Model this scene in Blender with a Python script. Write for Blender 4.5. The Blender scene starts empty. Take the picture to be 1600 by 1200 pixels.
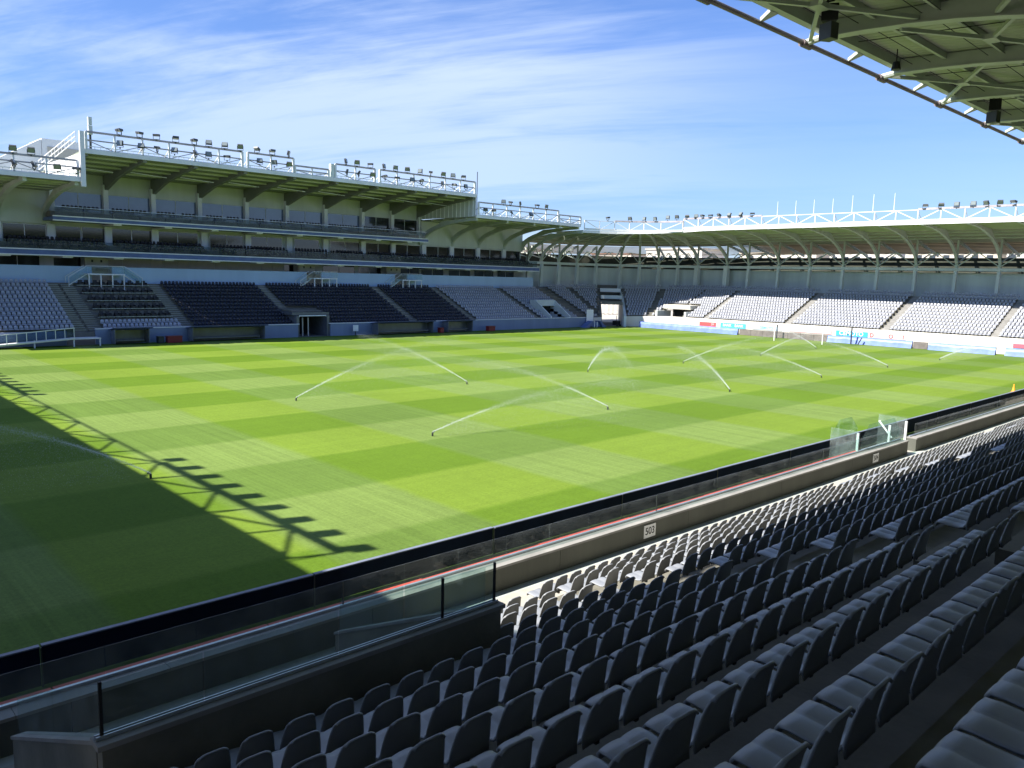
import bpy, bmesh, math, random
from math import sin, cos, pi, radians, sqrt, atan2, hypot
from mathutils import Vector, Matrix
import numpy as np
random.seed(7); rng = np.random.default_rng(7)
scene = bpy.context.scene
COL = scene.collection
# ------------------------------------------------------------------ camera
F_PX, YAW, PITCH, ROLL, CAM_H = 1250.4, radians(46.642), radians(7.616), radians(1.4596), 8.3
cy, sy, cp, sp = cos(YAW), sin(YAW), cos(PITCH), sin(PITCH)
fwd = Vector((cy*cp, sy*cp, -sp)); rt = Vector((sy, -cy, 0)); upv = rt.cross(fwd)
r2 = rt*cos(ROLL) + upv*sin(ROLL); u2 = upv*cos(ROLL) - rt*sin(ROLL)
cam_d = bpy.data.cameras.new('camera'); cam = bpy.data.objects.new('camera', cam_d); COL.objects.link(cam)
cam.matrix_world = Matrix(((r2.x, u2.x, -fwd.x, 0), (r2.y, u2.y, -fwd.y, 0), (r2.z, u2.z, -fwd.z, CAM_H), (0, 0, 0, 1)))
cam_d.sensor_width = 36; cam_d.lens = 36*F_PX/1600; cam_d.clip_start = .1; cam_d.clip_end = 4000
scene.camera = cam
# ------------------------------------------------------------------ light
SUN = Vector((-.88, .317, 1)).normalized()
sd = bpy.data.lights.new('sun', 'SUN'); sd.energy = 5.0; sd.angle = radians(.5); sd.color = (1, .955, .88)
so = bpy.data.objects.new('sun', sd); COL.objects.link(so)
so.rotation_euler = SUN.to_track_quat('Z', 'Y').to_euler()
world = bpy.data.worlds.new('World'); scene.world = world; world.use_nodes = True
wt = world.node_tree; wt.nodes.clear()
def nd(t, ty, **kw):
    n = t.nodes.new(ty)
    for k, v in kw.items():
        if k in n.inputs: n.inputs[k].default_value = v
        else: setattr(n, k, v)
    return n
sky = nd(wt, 'ShaderNodeTexSky', sky_type='NISHITA', sun_disc=False, sun_elevation=math.asin(SUN.z),
         sun_rotation=atan2(SUN.x, SUN.y), altitude=50, air_density=1.25, dust_density=.25, ozone_density=3.2)
tc = nd(wt, 'ShaderNodeTexCoord'); sep = nd(wt, 'ShaderNodeSeparateXYZ')
wt.links.new(tc.outputs['Generated'], sep.inputs[0])
def wm(op, a, b=None, clamp=False):
    n = wt.nodes.new('ShaderNodeMath'); n.operation = op; n.use_clamp = clamp
    for i, v in enumerate((a, b)):
        if v is None: continue
        if isinstance(v, (int, float)): n.inputs[i].default_value = v
        else: wt.links.new(v, n.inputs[i])
    return n.outputs[0]
den = wm('ADD', wm('MAXIMUM', sep.outputs[2], 0), .16)
px_ = wm('DIVIDE', sep.outputs[0], den); py_ = wm('DIVIDE', sep.outputs[1], den)
# streaks run roughly across the view: rotate the plane, stretch one axis
A_ = radians(-60)
u_ = wm('ADD', wm('MULTIPLY', px_, cos(A_)), wm('MULTIPLY', py_, sin(A_)))
v_ = wm('ADD', wm('MULTIPLY', px_, -sin(A_)), wm('MULTIPLY', py_, cos(A_)))
cmb = nd(wt, 'ShaderNodeCombineXYZ'); wt.links.new(wm('MULTIPLY', u_, .42), cmb.inputs[0]); wt.links.new(wm('MULTIPLY', v_, 1.5), cmb.inputs[1])
cmb.inputs[2].default_value = 3.1
n1 = nd(wt, 'ShaderNodeTexNoise', Scale=.85, Detail=9, Roughness=.62, Distortion=.5); wt.links.new(cmb.outputs[0], n1.inputs['Vector'])
cmb2 = nd(wt, 'ShaderNodeCombineXYZ'); wt.links.new(wm('MULTIPLY', u_, 1.1), cmb2.inputs[0]); wt.links.new(wm('MULTIPLY', v_, 5.5), cmb2.inputs[1])
n2 = nd(wt, 'ShaderNodeTexNoise', Scale=1.6, Detail=7, Roughness=.6, Distortion=.8); wt.links.new(cmb2.outputs[0], n2.inputs['Vector'])
n3 = nd(wt, 'ShaderNodeTexNoise', Scale=.32, Detail=3, Roughness=.5); wt.links.new(cmb.outputs[0], n3.inputs['Vector'])
s_ = wm('ADD', wm('ADD', wm('MULTIPLY', n1.outputs[0], .62), wm('MULTIPLY', n2.outputs[0], .22)), wm('MULTIPLY', n3.outputs[0], .5))
mr = nd(wt, 'ShaderNodeMapRange'); mr.interpolation_type = 'SMOOTHSTEP'
wt.links.new(s_, mr.inputs[0]); mr.inputs[1].default_value = .56; mr.inputs[2].default_value = .80; mr.inputs[3].default_value = .0; mr.inputs[4].default_value = .92
hz = nd(wt, 'ShaderNodeMapRange'); wt.links.new(sep.outputs[2], hz.inputs[0])
hz.inputs[1].default_value = 0; hz.inputs[2].default_value = .5; hz.inputs[3].default_value = .24; hz.inputs[4].default_value = 0
tint = nd(wt, 'ShaderNodeMix'); tint.data_type = 'RGBA'; tint.blend_type = 'MULTIPLY'; tint.inputs[0].default_value = 1
wt.links.new(sky.outputs[0], tint.inputs[6]); tint.inputs[7].default_value = (.84, 1.05, 1.62, 1)
mx0 = nd(wt, 'ShaderNodeMix'); mx0.data_type = 'RGBA'; wt.links.new(hz.outputs[0], mx0.inputs[0]); wt.links.new(tint.outputs[2], mx0.inputs[6])
mx0.inputs[7].default_value = (2.8, 4.8, 9.6, 1)
mx = nd(wt, 'ShaderNodeMix'); mx.data_type = 'RGBA'; el = nd(wt, 'ShaderNodeMapRange'); wt.links.new(sep.outputs[2], el.inputs[0]); el.inputs[1].default_value = .06; el.inputs[2].default_value = .42; el.inputs[3].default_value = .4; el.inputs[4].default_value = 1
lr = nd(wt, 'ShaderNodeMapRange'); lr.interpolation_type = 'SMOOTHSTEP'; wt.links.new(wm('ADD', wm('MULTIPLY', sep.outputs[0], sy), wm('MULTIPLY', sep.outputs[1], -cy)), lr.inputs[0])
lr.inputs[1].default_value = -.05; lr.inputs[2].default_value = .38; lr.inputs[3].default_value = 1; lr.inputs[4].default_value = .16
wt.links.new(wm('MULTIPLY', wm('MULTIPLY', mr.outputs[0], el.outputs[0]), lr.outputs[0]), mx.inputs[0]); wt.links.new(mx0.outputs[2], mx.inputs[6])
mx.inputs[7].default_value = (8.0, 9.2, 11.2, 1)
bg = nd(wt, 'ShaderNodeBackground', Strength=.05); wt.links.new(mx.outputs[2], bg.inputs[0])
wo = nd(wt, 'ShaderNodeOutputWorld'); wt.links.new(bg.outputs[0], wo.inputs[0])
scene.view_settings.view_transform = 'Standard'; scene.view_settings.look = 'None'
scene.view_settings.exposure = 1.2; scene.view_settings.gamma = 1; scene.view_settings.use_curve_mapping = False
scene.cycles.max_bounces = 8; scene.cycles.transparent_max_bounces = 24; scene.cycles.glossy_bounces = 4
scene.cycles.caustics_reflective = False; scene.cycles.caustics_refractive = False
# ------------------------------------------------------------------ materials
def newmat(name):
    m = bpy.data.materials.new(name); m.use_nodes = True; t = m.node_tree; t.nodes.clear()
    out = nd(t, 'ShaderNodeOutputMaterial'); b = nd(t, 'ShaderNodeBsdfPrincipled'); t.links.new(b.outputs[0], out.inputs[0])
    return m, t, b, out
def M(name, col, rough=.6, var=.12, scale=.8, metal=0, bump=0, bscale=30, spec=.5, streak=False, perobj=0):
    m, t, b, out = newmat(name)
    b.inputs['Roughness'].default_value = rough; b.inputs['Metallic'].default_value = metal
    b.inputs['Specular IOR Level'].default_value = spec
    g = nd(t, 'ShaderNodeNewGeometry'); src = g.outputs['Position']
    if streak:
        mp = nd(t, 'ShaderNodeMapping'); t.links.new(src, mp.inputs[0]); mp.inputs['Scale'].default_value = (1, 1, .12); src = mp.outputs[0]
    n = nd(t, 'ShaderNodeTexNoise', Scale=scale, Detail=6, Roughness=.6); t.links.new(src, n.inputs['Vector'])
    r = nd(t, 'ShaderNodeMapRange'); t.links.new(n.outputs[0], r.inputs[0])
    r.inputs[1].default_value = .3; r.inputs[2].default_value = .7; r.inputs[3].default_value = 1-var; r.inputs[4].default_value = 1+var
    v = r.outputs[0]
    if perobj:
        oi = nd(t, 'ShaderNodeObjectInfo'); r3 = nd(t, 'ShaderNodeMapRange'); t.links.new(oi.outputs['Random'], r3.inputs[0])
        r3.inputs[3].default_value = 1-perobj; r3.inputs[4].default_value = 1+perobj
        mm = nd(t, 'ShaderNodeMath'); mm.operation = 'MULTIPLY'; t.links.new(v, mm.inputs[0]); t.links.new(r3.outputs[0], mm.inputs[1]); v = mm.outputs[0]
    h = nd(t, 'ShaderNodeMix'); h.data_type = 'RGBA'; h.blend_type = 'MULTIPLY'; h.inputs[0].default_value = 1
    h.inputs[6].default_value = (*col, 1); t.links.new(v, h.inputs[7]); t.links.new(h.outputs[2], b.inputs['Base Color'])
    if bump:
        n2 = nd(t, 'ShaderNodeTexNoise', Scale=bscale, Detail=4); t.links.new(g.outputs['Position'], n2.inputs['Vector'])
        bp = nd(t, 'ShaderNodeBump', Strength=bump, Distance=.02); t.links.new(n2.outputs[0], bp.inputs['Height']); t.links.new(bp.outputs[0], b.inputs['Normal'])
    return m
def ribmat(name, col, axis, period, rough=.5, var=.1):
    m = M(name, col, rough, var, .5); t = m.node_tree
    g = [n for n in t.nodes if n.type == 'NEW_GEOMETRY'][0]; b = [n for n in t.nodes if n.type == 'BSDF_PRINCIPLED'][0]
    s = nd(t, 'ShaderNodeSeparateXYZ'); t.links.new(g.outputs['Position'], s.inputs[0])
    a = nd(t, 'ShaderNodeMath'); a.operation = 'MULTIPLY'; t.links.new(s.outputs[axis], a.inputs[0]); a.inputs[1].default_value = 2*pi/period
    q = nd(t, 'ShaderNodeMath'); q.operation = 'SINE'; t.links.new(a.outputs[0], q.inputs[0])
    bp = nd(t, 'ShaderNodeBump', Strength=.6, Distance=.03); t.links.new(q.outputs[0], bp.inputs['Height']); t.links.new(bp.outputs[0], b.inputs['Normal'])
    return m
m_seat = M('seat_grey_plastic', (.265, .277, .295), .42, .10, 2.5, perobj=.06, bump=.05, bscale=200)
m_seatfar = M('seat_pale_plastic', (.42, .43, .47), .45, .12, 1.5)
m_seatdark = M('seat_navy_plastic', (.022, .026, .045), .4, .2, 1.5)
m_vip = M('armchair_black', (.020, .018, .021), .5, .2, 3, perobj=.15)
m_vipred = M('armchair_dark_red', (.06, .012, .012), .5, .2, 3)
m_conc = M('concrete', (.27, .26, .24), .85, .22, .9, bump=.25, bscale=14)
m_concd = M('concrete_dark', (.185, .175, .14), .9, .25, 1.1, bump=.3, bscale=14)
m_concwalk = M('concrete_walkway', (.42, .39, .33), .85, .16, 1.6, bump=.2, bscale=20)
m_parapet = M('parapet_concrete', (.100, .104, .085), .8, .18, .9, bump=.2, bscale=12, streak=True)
m_gutter = M('gutter_strip', (.42, .46, .42), .7, .15, 2)
m_white = M('white_paint', (.82, .83, .83), .55, .06, .7, streak=True)
m_pale = M('pale_wall_paint', (.60, .63, .60), .7, .10, .5, streak=True)
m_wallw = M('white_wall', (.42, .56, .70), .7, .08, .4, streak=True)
m_frontw = M('front_wall', (.20, .25, .36), .7, .10, .6, streak=True)
m_endw = M('end_wall_cream', (.68, .64, .57), .7, .10, .6, streak=True)
m_steel = M('pale_green_steel', (.50, .54, .46), .5, .12, .7)
m_steelw = M('white_steel', (.74, .74, .73), .45, .08, .8)
m_pipe = M('brown_pipe', (.20, .16, .16), .5, .25, 1.2)
m_rail = M('weathered_rail', (.40, .36, .38), .55, .25, 1.2)
m_dark = M('dark_metal', (.035, .04, .038), .5, .2, 2)
m_black = M('black', (.006, .006, .007), .6, .1, 2)
m_navy = M('navy_board', (.006, .011, .032), .8, .25, 1.3, spec=.12)
m_navytop = M('navy_board_edge', (.16, .18, .24), .5, .2, 2)
m_tarp = M('blue_tarpaulin', (.13, .20, .50), .45, .22, 1.2, bump=.5, bscale=2.5)
m_board = M('bare_board', (.16, .14, .13), .8, .25, 1.1)
m_red = M('red_paint', (.60, .075, .045), .6, .2, 1.5)
m_redbox = M('red_crate', (.22, .018, .018), .5, .15, 2)
m_alu = M('aluminium', (.52, .56, .60), .35, .08, 2, metal=.6)
m_lamp = M('floodlight_housing', (.07, .075, .075), .5, .25, 3, perobj=.3)
m_lampg = M('floodlight_glass', (.20, .23, .22), .15, .1, 3, spec=.8)
m_fence = M('mesh_fence', (.055, .06, .045), .9, .35, .7)
m_inwall = M('stand_back_wall', (.58, .62, .60), .8, .15, .5, streak=True)
m_column = M('column_paint', (.66, .70, .67), .6, .12, .6, streak=True)
m_blueedge = M('blue_fascia', (.09, .14, .31), .5, .2, 1.2)
m_duga = M('dugout_shell', (.13, .14, .16), .25, .2, 1)
m_dugr = M('dugout_roof', (.02, .04, .12), .4, .2, 1)
m_track = M('perimeter_ground', (.15, .155, .145), .9, .25, .7, bump=.3)
m_ground = M('ground', (.30, .27, .22), .9, .2, .02)
m_house = M('house_wall', (.62, .56, .46), .8, .25, .05)
m_housed = M('house_roof', (.30, .14, .09), .8, .2, .1)
m_winfar = M('far_window', (.04, .05, .06), .2, .2, 1)
m_fol = M('foliage', (.045, .075, .02), .8, .4, .6)
m_trunk = M('bark', (.12, .08, .05), .9, .2, 2)
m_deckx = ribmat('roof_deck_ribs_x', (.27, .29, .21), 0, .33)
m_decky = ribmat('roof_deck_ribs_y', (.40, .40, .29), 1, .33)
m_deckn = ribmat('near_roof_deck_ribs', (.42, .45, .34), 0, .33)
m_sheet = M('roof_top_sheet', (.55, .56, .55), .5, .1, .5)
m_louv = M('roof_louvre', (.10, .075, .04), .6, .3, .4)
m_beam = M('roof_beam_grey', (.22, .23, .21), .55, .1, .6)
m_beige = M('beige_panel', (.52, .49, .42), .6, .12, .5)
m_orange = M('orange_plastic', (.95, .35, .03), .45, .1, 3)
m_post = M('dark_post', (.05, .05, .06), .5, .2, 2)
m_goal = M('goal_white', (.85, .85, .85), .4, .03, 2)
m_tunnelshade = M('tunnel_shade_black', (.012, .012, .013), .7, .2, 1)  # near-black colour paints the unlit depth of the tunnels
def glassmat(name, tint, rough=.0, ior=1.5, f0=1.0, dust=.05):
    m = bpy.data.materials.new(name); m.use_nodes = True; t = m.node_tree; t.nodes.clear()
    out = nd(t, 'ShaderNodeOutputMaterial'); tr = nd(t, 'ShaderNodeBsdfTransparent'); tr.inputs[0].default_value = (*tint, 1)
    gl = nd(t, 'ShaderNodeBsdfGlossy'); gl.inputs['Roughness'].default_value = rough; gl.inputs[0].default_value = (f0, f0, f0, 1)
    fr = nd(t, 'ShaderNodeFresnel', IOR=ior); mxs = nd(t, 'ShaderNodeMixShader')
    df = nd(t, 'ShaderNodeBsdfDiffuse', Color=(.55, .62, .62, 1)); md = nd(t, 'ShaderNodeMixShader')   # dust and water marks
    g = nd(t, 'ShaderNodeNewGeometry'); n = nd(t, 'ShaderNodeTexNoise', Scale=1.6, Detail=6, Roughness=.7); t.links.new(g.outputs['Position'], n.inputs['Vector'])
    r = nd(t, 'ShaderNodeMapRange'); t.links.new(n.outputs[0], r.inputs[0]); r.inputs[1].default_value = .35; r.inputs[2].default_value = .7; r.inputs[3].default_value = dust*.4; r.inputs[4].default_value = dust*1.5
    t.links.new(r.outputs[0], md.inputs[0]); t.links.new(tr.outputs[0], md.inputs[1]); t.links.new(df.outputs[0], md.inputs[2]); tr = md
    bf = nd(t, 'ShaderNodeMath'); bf.operation = 'SUBTRACT'; bf.inputs[0].default_value = 1; t.links.new(g.outputs['Backfacing'], bf.inputs[1])
    fm = nd(t, 'ShaderNodeMath'); fm.operation = 'MULTIPLY'; t.links.new(fr.outputs[0], fm.inputs[0]); t.links.new(bf.outputs[0], fm.inputs[1])
    fm2 = nd(t, 'ShaderNodeMath'); fm2.operation = 'MULTIPLY'; t.links.new(fm.outputs[0], fm2.inputs[0]); fm2.inputs[1].default_value = .6
    dm = nd(t, 'ShaderNodeMath'); dm.operation = 'MULTIPLY'; t.links.new(r.outputs[0], dm.inputs[0]); t.links.new(bf.outputs[0], dm.inputs[1]); t.links.new(dm.outputs[0], md.inputs[0])
    t.links.new(fm2.outputs[0], mxs.inputs[0]); t.links.new(tr.outputs[0], mxs.inputs[1]); t.links.new(gl.outputs[0], mxs.inputs[2]); t.links.new(mxs.outputs[0], out.inputs[0])
    return m
m_glass = glassmat('railing_glass', (.86, .93, .91), .01, 1.4, dust=.16)
m_glassd = glassmat('balcony_glass', (.60, .68, .74), .02, 1.4, dust=.10)
m_window = M('window_dark_glass', (.012, .016, .018), .06, .2, .4, spec=.9)
m_windowsky = M('window_sky_reflection', (.12, .17, .27), .08, .2, .3, spec=1)  # reflected sky painted into the base colour of the panes
def water():
    m = bpy.data.materials.new('water_spray'); m.use_nodes = True; t = m.node_tree; t.nodes.clear()
    out = nd(t, 'ShaderNodeOutputMaterial'); tr = nd(t, 'ShaderNodeBsdfTransparent'); df = nd(t, 'ShaderNodeBsdfDiffuse', Color=(.9, .93, .95, 1))
    tl = nd(t, 'ShaderNodeBsdfTranslucent', Color=(.9, .93, .95, 1)); a = nd(t, 'ShaderNodeMixShader', Fac=.5); mxs = nd(t, 'ShaderNodeMixShader', Fac=.36)
    t.links.new(df.outputs[0], a.inputs[1]); t.links.new(tl.outputs[0], a.inputs[2]); t.links.new(tr.outputs[0], mxs.inputs[1]); t.links.new(a.outputs[0], mxs.inputs[2]); t.links.new(mxs.outputs[0], out.inputs[0])
    return m
m_water = water()
def grassmat():
    m, t, b, out = newmat('mown_grass')
    b.inputs['Roughness'].default_value = .75; b.inputs['Specular IOR Level'].default_value = .06
    g = nd(t, 'ShaderNodeNewGeometry'); s = nd(t, 'ShaderNodeSeparateXYZ'); t.links.new(g.outputs['Position'], s.inputs[0])
    def mt(op, a, b_=None, c_=None):
        n = t.nodes.new('ShaderNodeMath'); n.operation = op
        for i, v in enumerate((a, b_, c_)):
            if v is None: continue
            if isinstance(v, (int, float)): n.inputs[i].default_value = v
            else: t.links.new(v, n.inputs[i])
        return n.outputs[0]
    nz = nd(t, 'ShaderNodeTexNoise', Scale=.35, Detail=3); t.links.new(g.outputs['Position'], nz.inputs['Vector'])
    wob = mt('MULTIPLY', mt('SUBTRACT', nz.outputs[0], .5), .35)
    def band(ax, off, per):
        v = mt('SINE', mt('MULTIPLY', mt('SUBTRACT', mt('ADD', s.outputs[ax], wob), off), pi/per))
        n = nd(t, 'ShaderNodeMapRange'); n.interpolation_type = 'SMOOTHSTEP'; t.links.new(v, n.inputs[0]); n.inputs[1].default_value = -.16; n.inputs[2].default_value = .16
        return n.outputs[0]
    bx = band(0, 17.7-6.0, 6.0)       # 1 -> pale column
    by = band(1, 26.4, 5.4)           # 1 -> dark row
    def mixc(f, c1, c2):
        n = nd(t, 'ShaderNodeMix'); n.data_type = 'RGBA'; t.links.new(f, n.inputs[0])
        for i, c in ((6, c1), (7, c2)):
            if isinstance(c, tuple): n.inputs[i].default_value = (*c, 1)
            else: t.links.new(c, n.inputs[i])
        return n.outputs[2]
    lt = mixc(bx, GR['ls'], GR['lp']); dk = mixc(bx, GR['ds'], GR['dp'])
    c = mixc(by, lt, dk)
    # patchiness, wheel lines and blade grain
    n2 = nd(t, 'ShaderNodeTexNoise', Scale=.09, Detail=5, Roughness=.6); t.links.new(g.outputs['Position'], n2.inputs['Vector'])
    n3 = nd(t, 'ShaderNodeTexNoise', Scale=8, Detail=7, Roughness=.85); t.links.new(g.outputs['Position'], n3.inputs['Vector'])
    n5 = nd(t, 'ShaderNodeTexNoise', Scale=1.7, Detail=5, Roughness=.7); t.links.new(g.outputs['Position'], n5.inputs['Vector'])
    mp = nd(t, 'ShaderNodeMapping'); t.links.new(g.outputs['Position'], mp.inputs[0]); mp.inputs['Scale'].default_value = (3.6, .05, 1)
    n4 = nd(t, 'ShaderNodeTexNoise', Scale=1.4, Detail=3, Roughness=.6); t.links.new(mp.outputs[0], n4.inputs['Vector'])
    mp2 = nd(t, 'ShaderNodeMapping'); t.links.new(g.outputs['Position'], mp2.inputs[0]); mp2.inputs['Scale'].default_value = (.05, 1.6, 1)
    n6 = nd(t, 'ShaderNodeTexNoise', Scale=1.4, Detail=3, Roughness=.6); t.links.new(mp2.outputs[0], n6.inputs['Vector'])
    k = mt('ADD', mt('MULTIPLY', n2.outputs[0], .42), mt('MULTIPLY', n3.outputs[0], 1.15))
    k = mt('ADD', k, mt('MULTIPLY', n4.outputs[0], mt('ADD', mt('MULTIPLY', bx, .40), .20))); k = mt('ADD', k, mt('MULTIPLY', n5.outputs[0], .26)); k = mt('ADD', k, mt('MULTIPLY', n6.outputs[0], .20))
    k = mt('SUBTRACT', k, mt('ADD', .16, mt('MULTIPLY', bx, .20)))
    h = nd(t, 'ShaderNodeMix'); h.data_type = 'RGBA'; h.blend_type = 'MULTIPLY'; h.inputs[0].default_value = 1
    t.links.new(c, h.inputs[6]); t.links.new(k, h.inputs[7]); t.links.new(h.outputs[2], b.inputs['Base Color'])
    bp = nd(t, 'ShaderNodeBump', Strength=.35, Distance=.03); t.links.new(n3.outputs[0], bp.inputs['Height']); t.links.new(bp.outputs[0], b.inputs['Normal'])
    return m
GR = dict(ls=(.140, .212, .025), lp=(.146, .212, .050), ds=(.096, .166, .014), dp=(.105, .169, .032))
m_grass = grassmat()
# ------------------------------------------------------------------ mesh helpers
class MB:
    def __init__(s): s.v = []; s.f = []
    def add(s, vs, fs):
        o = len(s.v); s.v += [tuple(v) for v in vs]; s.f += [tuple(o+i for i in f) for f in fs]; return s
    def box(s, x0, x1, y0, y1, z0, z1):
        return s.add([(x, y, z) for z in (z0, z1) for y in (y0, y1) for x in (x0, x1)],
                     [(0, 2, 3, 1), (4, 5, 7, 6), (0, 1, 5, 4), (2, 6, 7, 3), (0, 4, 6, 2), (1, 3, 7, 5)])
    def bar(s, p, q, w, h=None, up=(0, 0, 1)):
        h = h or w; p = Vector(p); q = Vector(q); d = (q-p).normalized(); u = Vector(up)
        if abs(d.dot(u)) > .99: u = Vector((1, 0, 0))
        a = d.cross(u).normalized(); b = a.cross(d).normalized(); a *= w/2; b *= h/2
        return s.add([p-a-b, p+a-b, p+a+b, p-a+b, q-a-b, q+a-b, q+a+b, q-a+b],
                     [(3, 2, 1, 0), (4, 5, 6, 7), (0, 1, 5, 4), (1, 2, 6, 5), (2, 3, 7, 6), (3, 0, 4, 7)])
    def tube(s, pts, r, n=6):
        rs = r if isinstance(r, (list, tuple)) else [r]*len(pts); pts = [Vector(p) for p in pts]; vs = []; fs = []
        for i, p in enumerate(pts):
            d = (pts[min(i+1, len(pts)-1)]-pts[max(i-1, 0)]).normalized(); u = Vector((0, 0, 1)) if abs(d.z) < .95 else Vector((1, 0, 0))
            a = d.cross(u).normalized(); b = a.cross(d).normalized()
            vs += [p+(a*cos(2*pi*j/n)+b*sin(2*pi*j/n))*rs[i] for j in range(n)]
        for i in range(len(pts)-1):
            for j in range(n): k = (j+1) % n; fs.append((i*n+j, i*n+k, (i+1)*n+k, (i+1)*n+j))
        fs.append(tuple(range(n))[::-1]); fs.append(tuple((len(pts)-1)*n+j for j in range(n)))
        return s.add(vs, fs)
    def slab(s, top, th):       # closed plate: ring of top points, thickness down
        n = len(top); vs = list(top)+[(p[0], p[1], p[2]-th) for p in top]
        fs = [tuple(range(n)), tuple(range(2*n-1, n-1, -1))]+[(i, i+n, (i+1) % n+n, (i+1) % n) for i in range(n)]
        return s.add(vs, fs)
    def ext(s, prof, a, b):     # profile of points extruded from offset vector a to b
        n = len(prof); vs = [Vector(p)+Vector(a) for p in prof]+[Vector(p)+Vector(b) for p in prof]
        fs = [tuple(range(n))[::-1], tuple(range(n, 2*n))]+[(i, (i+1) % n, (i+1) % n+n, i+n) for i in range(n)]
        return s.add(vs, fs)
    def mesh(s, name, mat, smooth=False):
        me = bpy.data.meshes.new(name); me.from_pydata(s.v, [], s.f); me.materials.append(mat)
        if smooth: me.polygons.foreach_set('use_smooth', [True]*len(me.polygons))
        me.update(); return me
    def build(s, name, mat, parent=None, smooth=False):
        return inst(name, s.mesh(name, mat, smooth), parent)
def inst(name, me, parent=None, loc=None, rz=0):
    o = bpy.data.objects.new(name, me); COL.objects.link(o)
    if parent is not None:
        o.parent = parent
        if loc is None: o.matrix_parent_inverse = Matrix.Translation(-WORLD[parent.name])
    if loc is not None: o.location = loc; o.rotation_euler.z = rz
    WORLD[o.name] = Vector((0, 0, 0)) if loc is None or parent is None and loc is None else Vector(loc)
    if parent is not None and loc is None: WORLD[o.name] = Vector((0, 0, 0))
    return o
WORLD = {}
def thing(name, label, cat, loc=(0, 0, 0), group=None, rz=0):
    o = bpy.data.objects.new(name, None); COL.objects.link(o); o.location = loc; o.rotation_euler.z = rz; o.empty_display_size = .2
    WORLD[o.name] = Vector(loc); tag(o, label, cat, group); return o
def tag(o, label, cat, group=None):
    o['label'] = label; o['category'] = cat
    if group: o['group'] = group
    return o
def struct(o): o['kind'] = 'structure'; return o
def stuff(o): o['kind'] = 'stuff'; return o
def copy_tree(o, loc=None, rz=None, label=None, parent=None):
    c = o.copy(); COL.objects.link(c)
    if parent is not None: c.parent = parent
    if loc is not None: c.location = loc
    if rz is not None: c.rotation_euler.z = rz
    if label: c['label'] = label
    for ch in list(o.children): copy_tree(ch, parent=c)
    return c
ORD = ['first','second','third','fourth','fifth','sixth','seventh','eighth','ninth','tenth','eleventh','twelfth','thirteenth','fourteenth','fifteenth','sixteenth','seventeenth','eighteenth','nineteenth','twentieth']
def od(i):
    if i < 20: return ORD[i]
    t = {20: 'twenty', 30: 'thirty', 40: 'forty', 50: 'fifty', 60: 'sixty', 70: 'seventy'}[(i+1)//10*10]; u = (i+1) % 10
    return (t[:-1]+'ieth') if u == 0 else t+'-'+ORD[u-1]
# ------------------------------------------------------------------ ground
g = MB().add([(-1500, -1500, -.05), (1500, -1500, -.05), (1500, 1500, -.05), (-1500, 1500, -.05)], [(0, 1, 2, 3)]).build('ground', m_ground); struct(g)
g = MB().add([(-12, 16.4, 0), (116.6, 16.4, 0), (116.6, 92.9, 0), (-12, 92.9, 0)], [(0, 1, 2, 3)]).build('pitch_grass', m_grass); struct(g)
g = MB().add([(-12, 14.05, -.004), (116.9, 14.05, -.004), (116.9, 16.398, -.004), (-12, 16.398, -.004)], [(0, 1, 2, 3)]).build('near_perimeter_path', m_track); struct(g)
g = MB().add([(-30, 14, -.02), (128, 14, -.02), (128, 108, -.02), (-30, 108, -.02)], [(0, 1, 2, 3)]).build('perimeter_path', m_track); struct(g)
# ------------------------------------------------------------------ stadium seats
def shell(cols, rows, th):
    """cols: list of stations (y,z,halfwidth,wing,crown) -> thick shell mesh"""
    bm = bmesh.new(); grid = []
    us = rows
    for (y, z, hw, wing, lift, ny, nz) in cols:
        line = []
        for u in us:
            k = abs(u)**2.6
            hump = -.011*math.exp(-(u/.13)**2)*lift
            edge = -.016*max(0, (abs(u)-.82)/.18)*lift
            line.append(bm.verts.new((u*hw, y+wing*k, z+hump+edge-nz*abs(u)**5)))
        grid.append(line)
    for i in range(len(grid)-1):
        for j in range(len(us)-1): bm.faces.new((grid[i][j], grid[i][j+1], grid[i+1][j+1], grid[i+1][j]))
    bmesh.ops.recalc_face_normals(bm, faces=bm.faces)
    bmesh.ops.solidify(bm, geom=list(bm.faces), thickness=th)
    bmesh.ops.recalc_face_normals(bm, faces=bm.faces)
    return bm
U9 = [-1, -.9, -.68, -.35, -.12, 0, .12, .35, .68, .9, 1]
PAN = [(.225, .345, .195, 0, .4, 0, 0), (.230, .395, .203, 0, .8, 0, 0), (.205, .428, .212, 0, 1, 0, 0), (.13, .430, .216, 0, 1, 0, 0), (.03, .420, .216, 0, 1, 0, 0), (-.08, .414, .214, 0, .8, 0, 0), (-.15, .425, .208, .01, .4, 0, 0), (-.178, .455, .206, .02, 0, 0, 0)]
BAK = [(-.190, .40, .200, .01, 0, 0, .02), (-.188, .457, .208, .02, 0, 0, 0), (-.204, .51, .205, .026, 0, 0, 0), (-.222, .60, .193, .026, 0, 0, 0), (-.240, .69, .177, .022, 0, 0, .003), (-.254, .755, .165, .016, 0, 0, .014), (-.261, .785, .158, .012, 0, 0, .030), (-.271, .800, .152, .010, 0, 0, .042), (-.292, .794, .148, .009, 0, 0, .046)]
def seatmesh(name, st, th):
    bm = shell(st, U9, th); me = bpy.data.meshes.new(name); bm.to_mesh(me); bm.free(); me.materials.append(m_seat)
    me.polygons.foreach_set('use_smooth', [True]*len(me.polygons)); return me
me_pan = seatmesh('seat_pan', PAN, .018); me_bak = seatmesh('backrest', BAK, .016)
me_brk = MB().box(-.02, .02, -.16, .10, .33, .40).mesh('bracket', m_dark)
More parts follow.
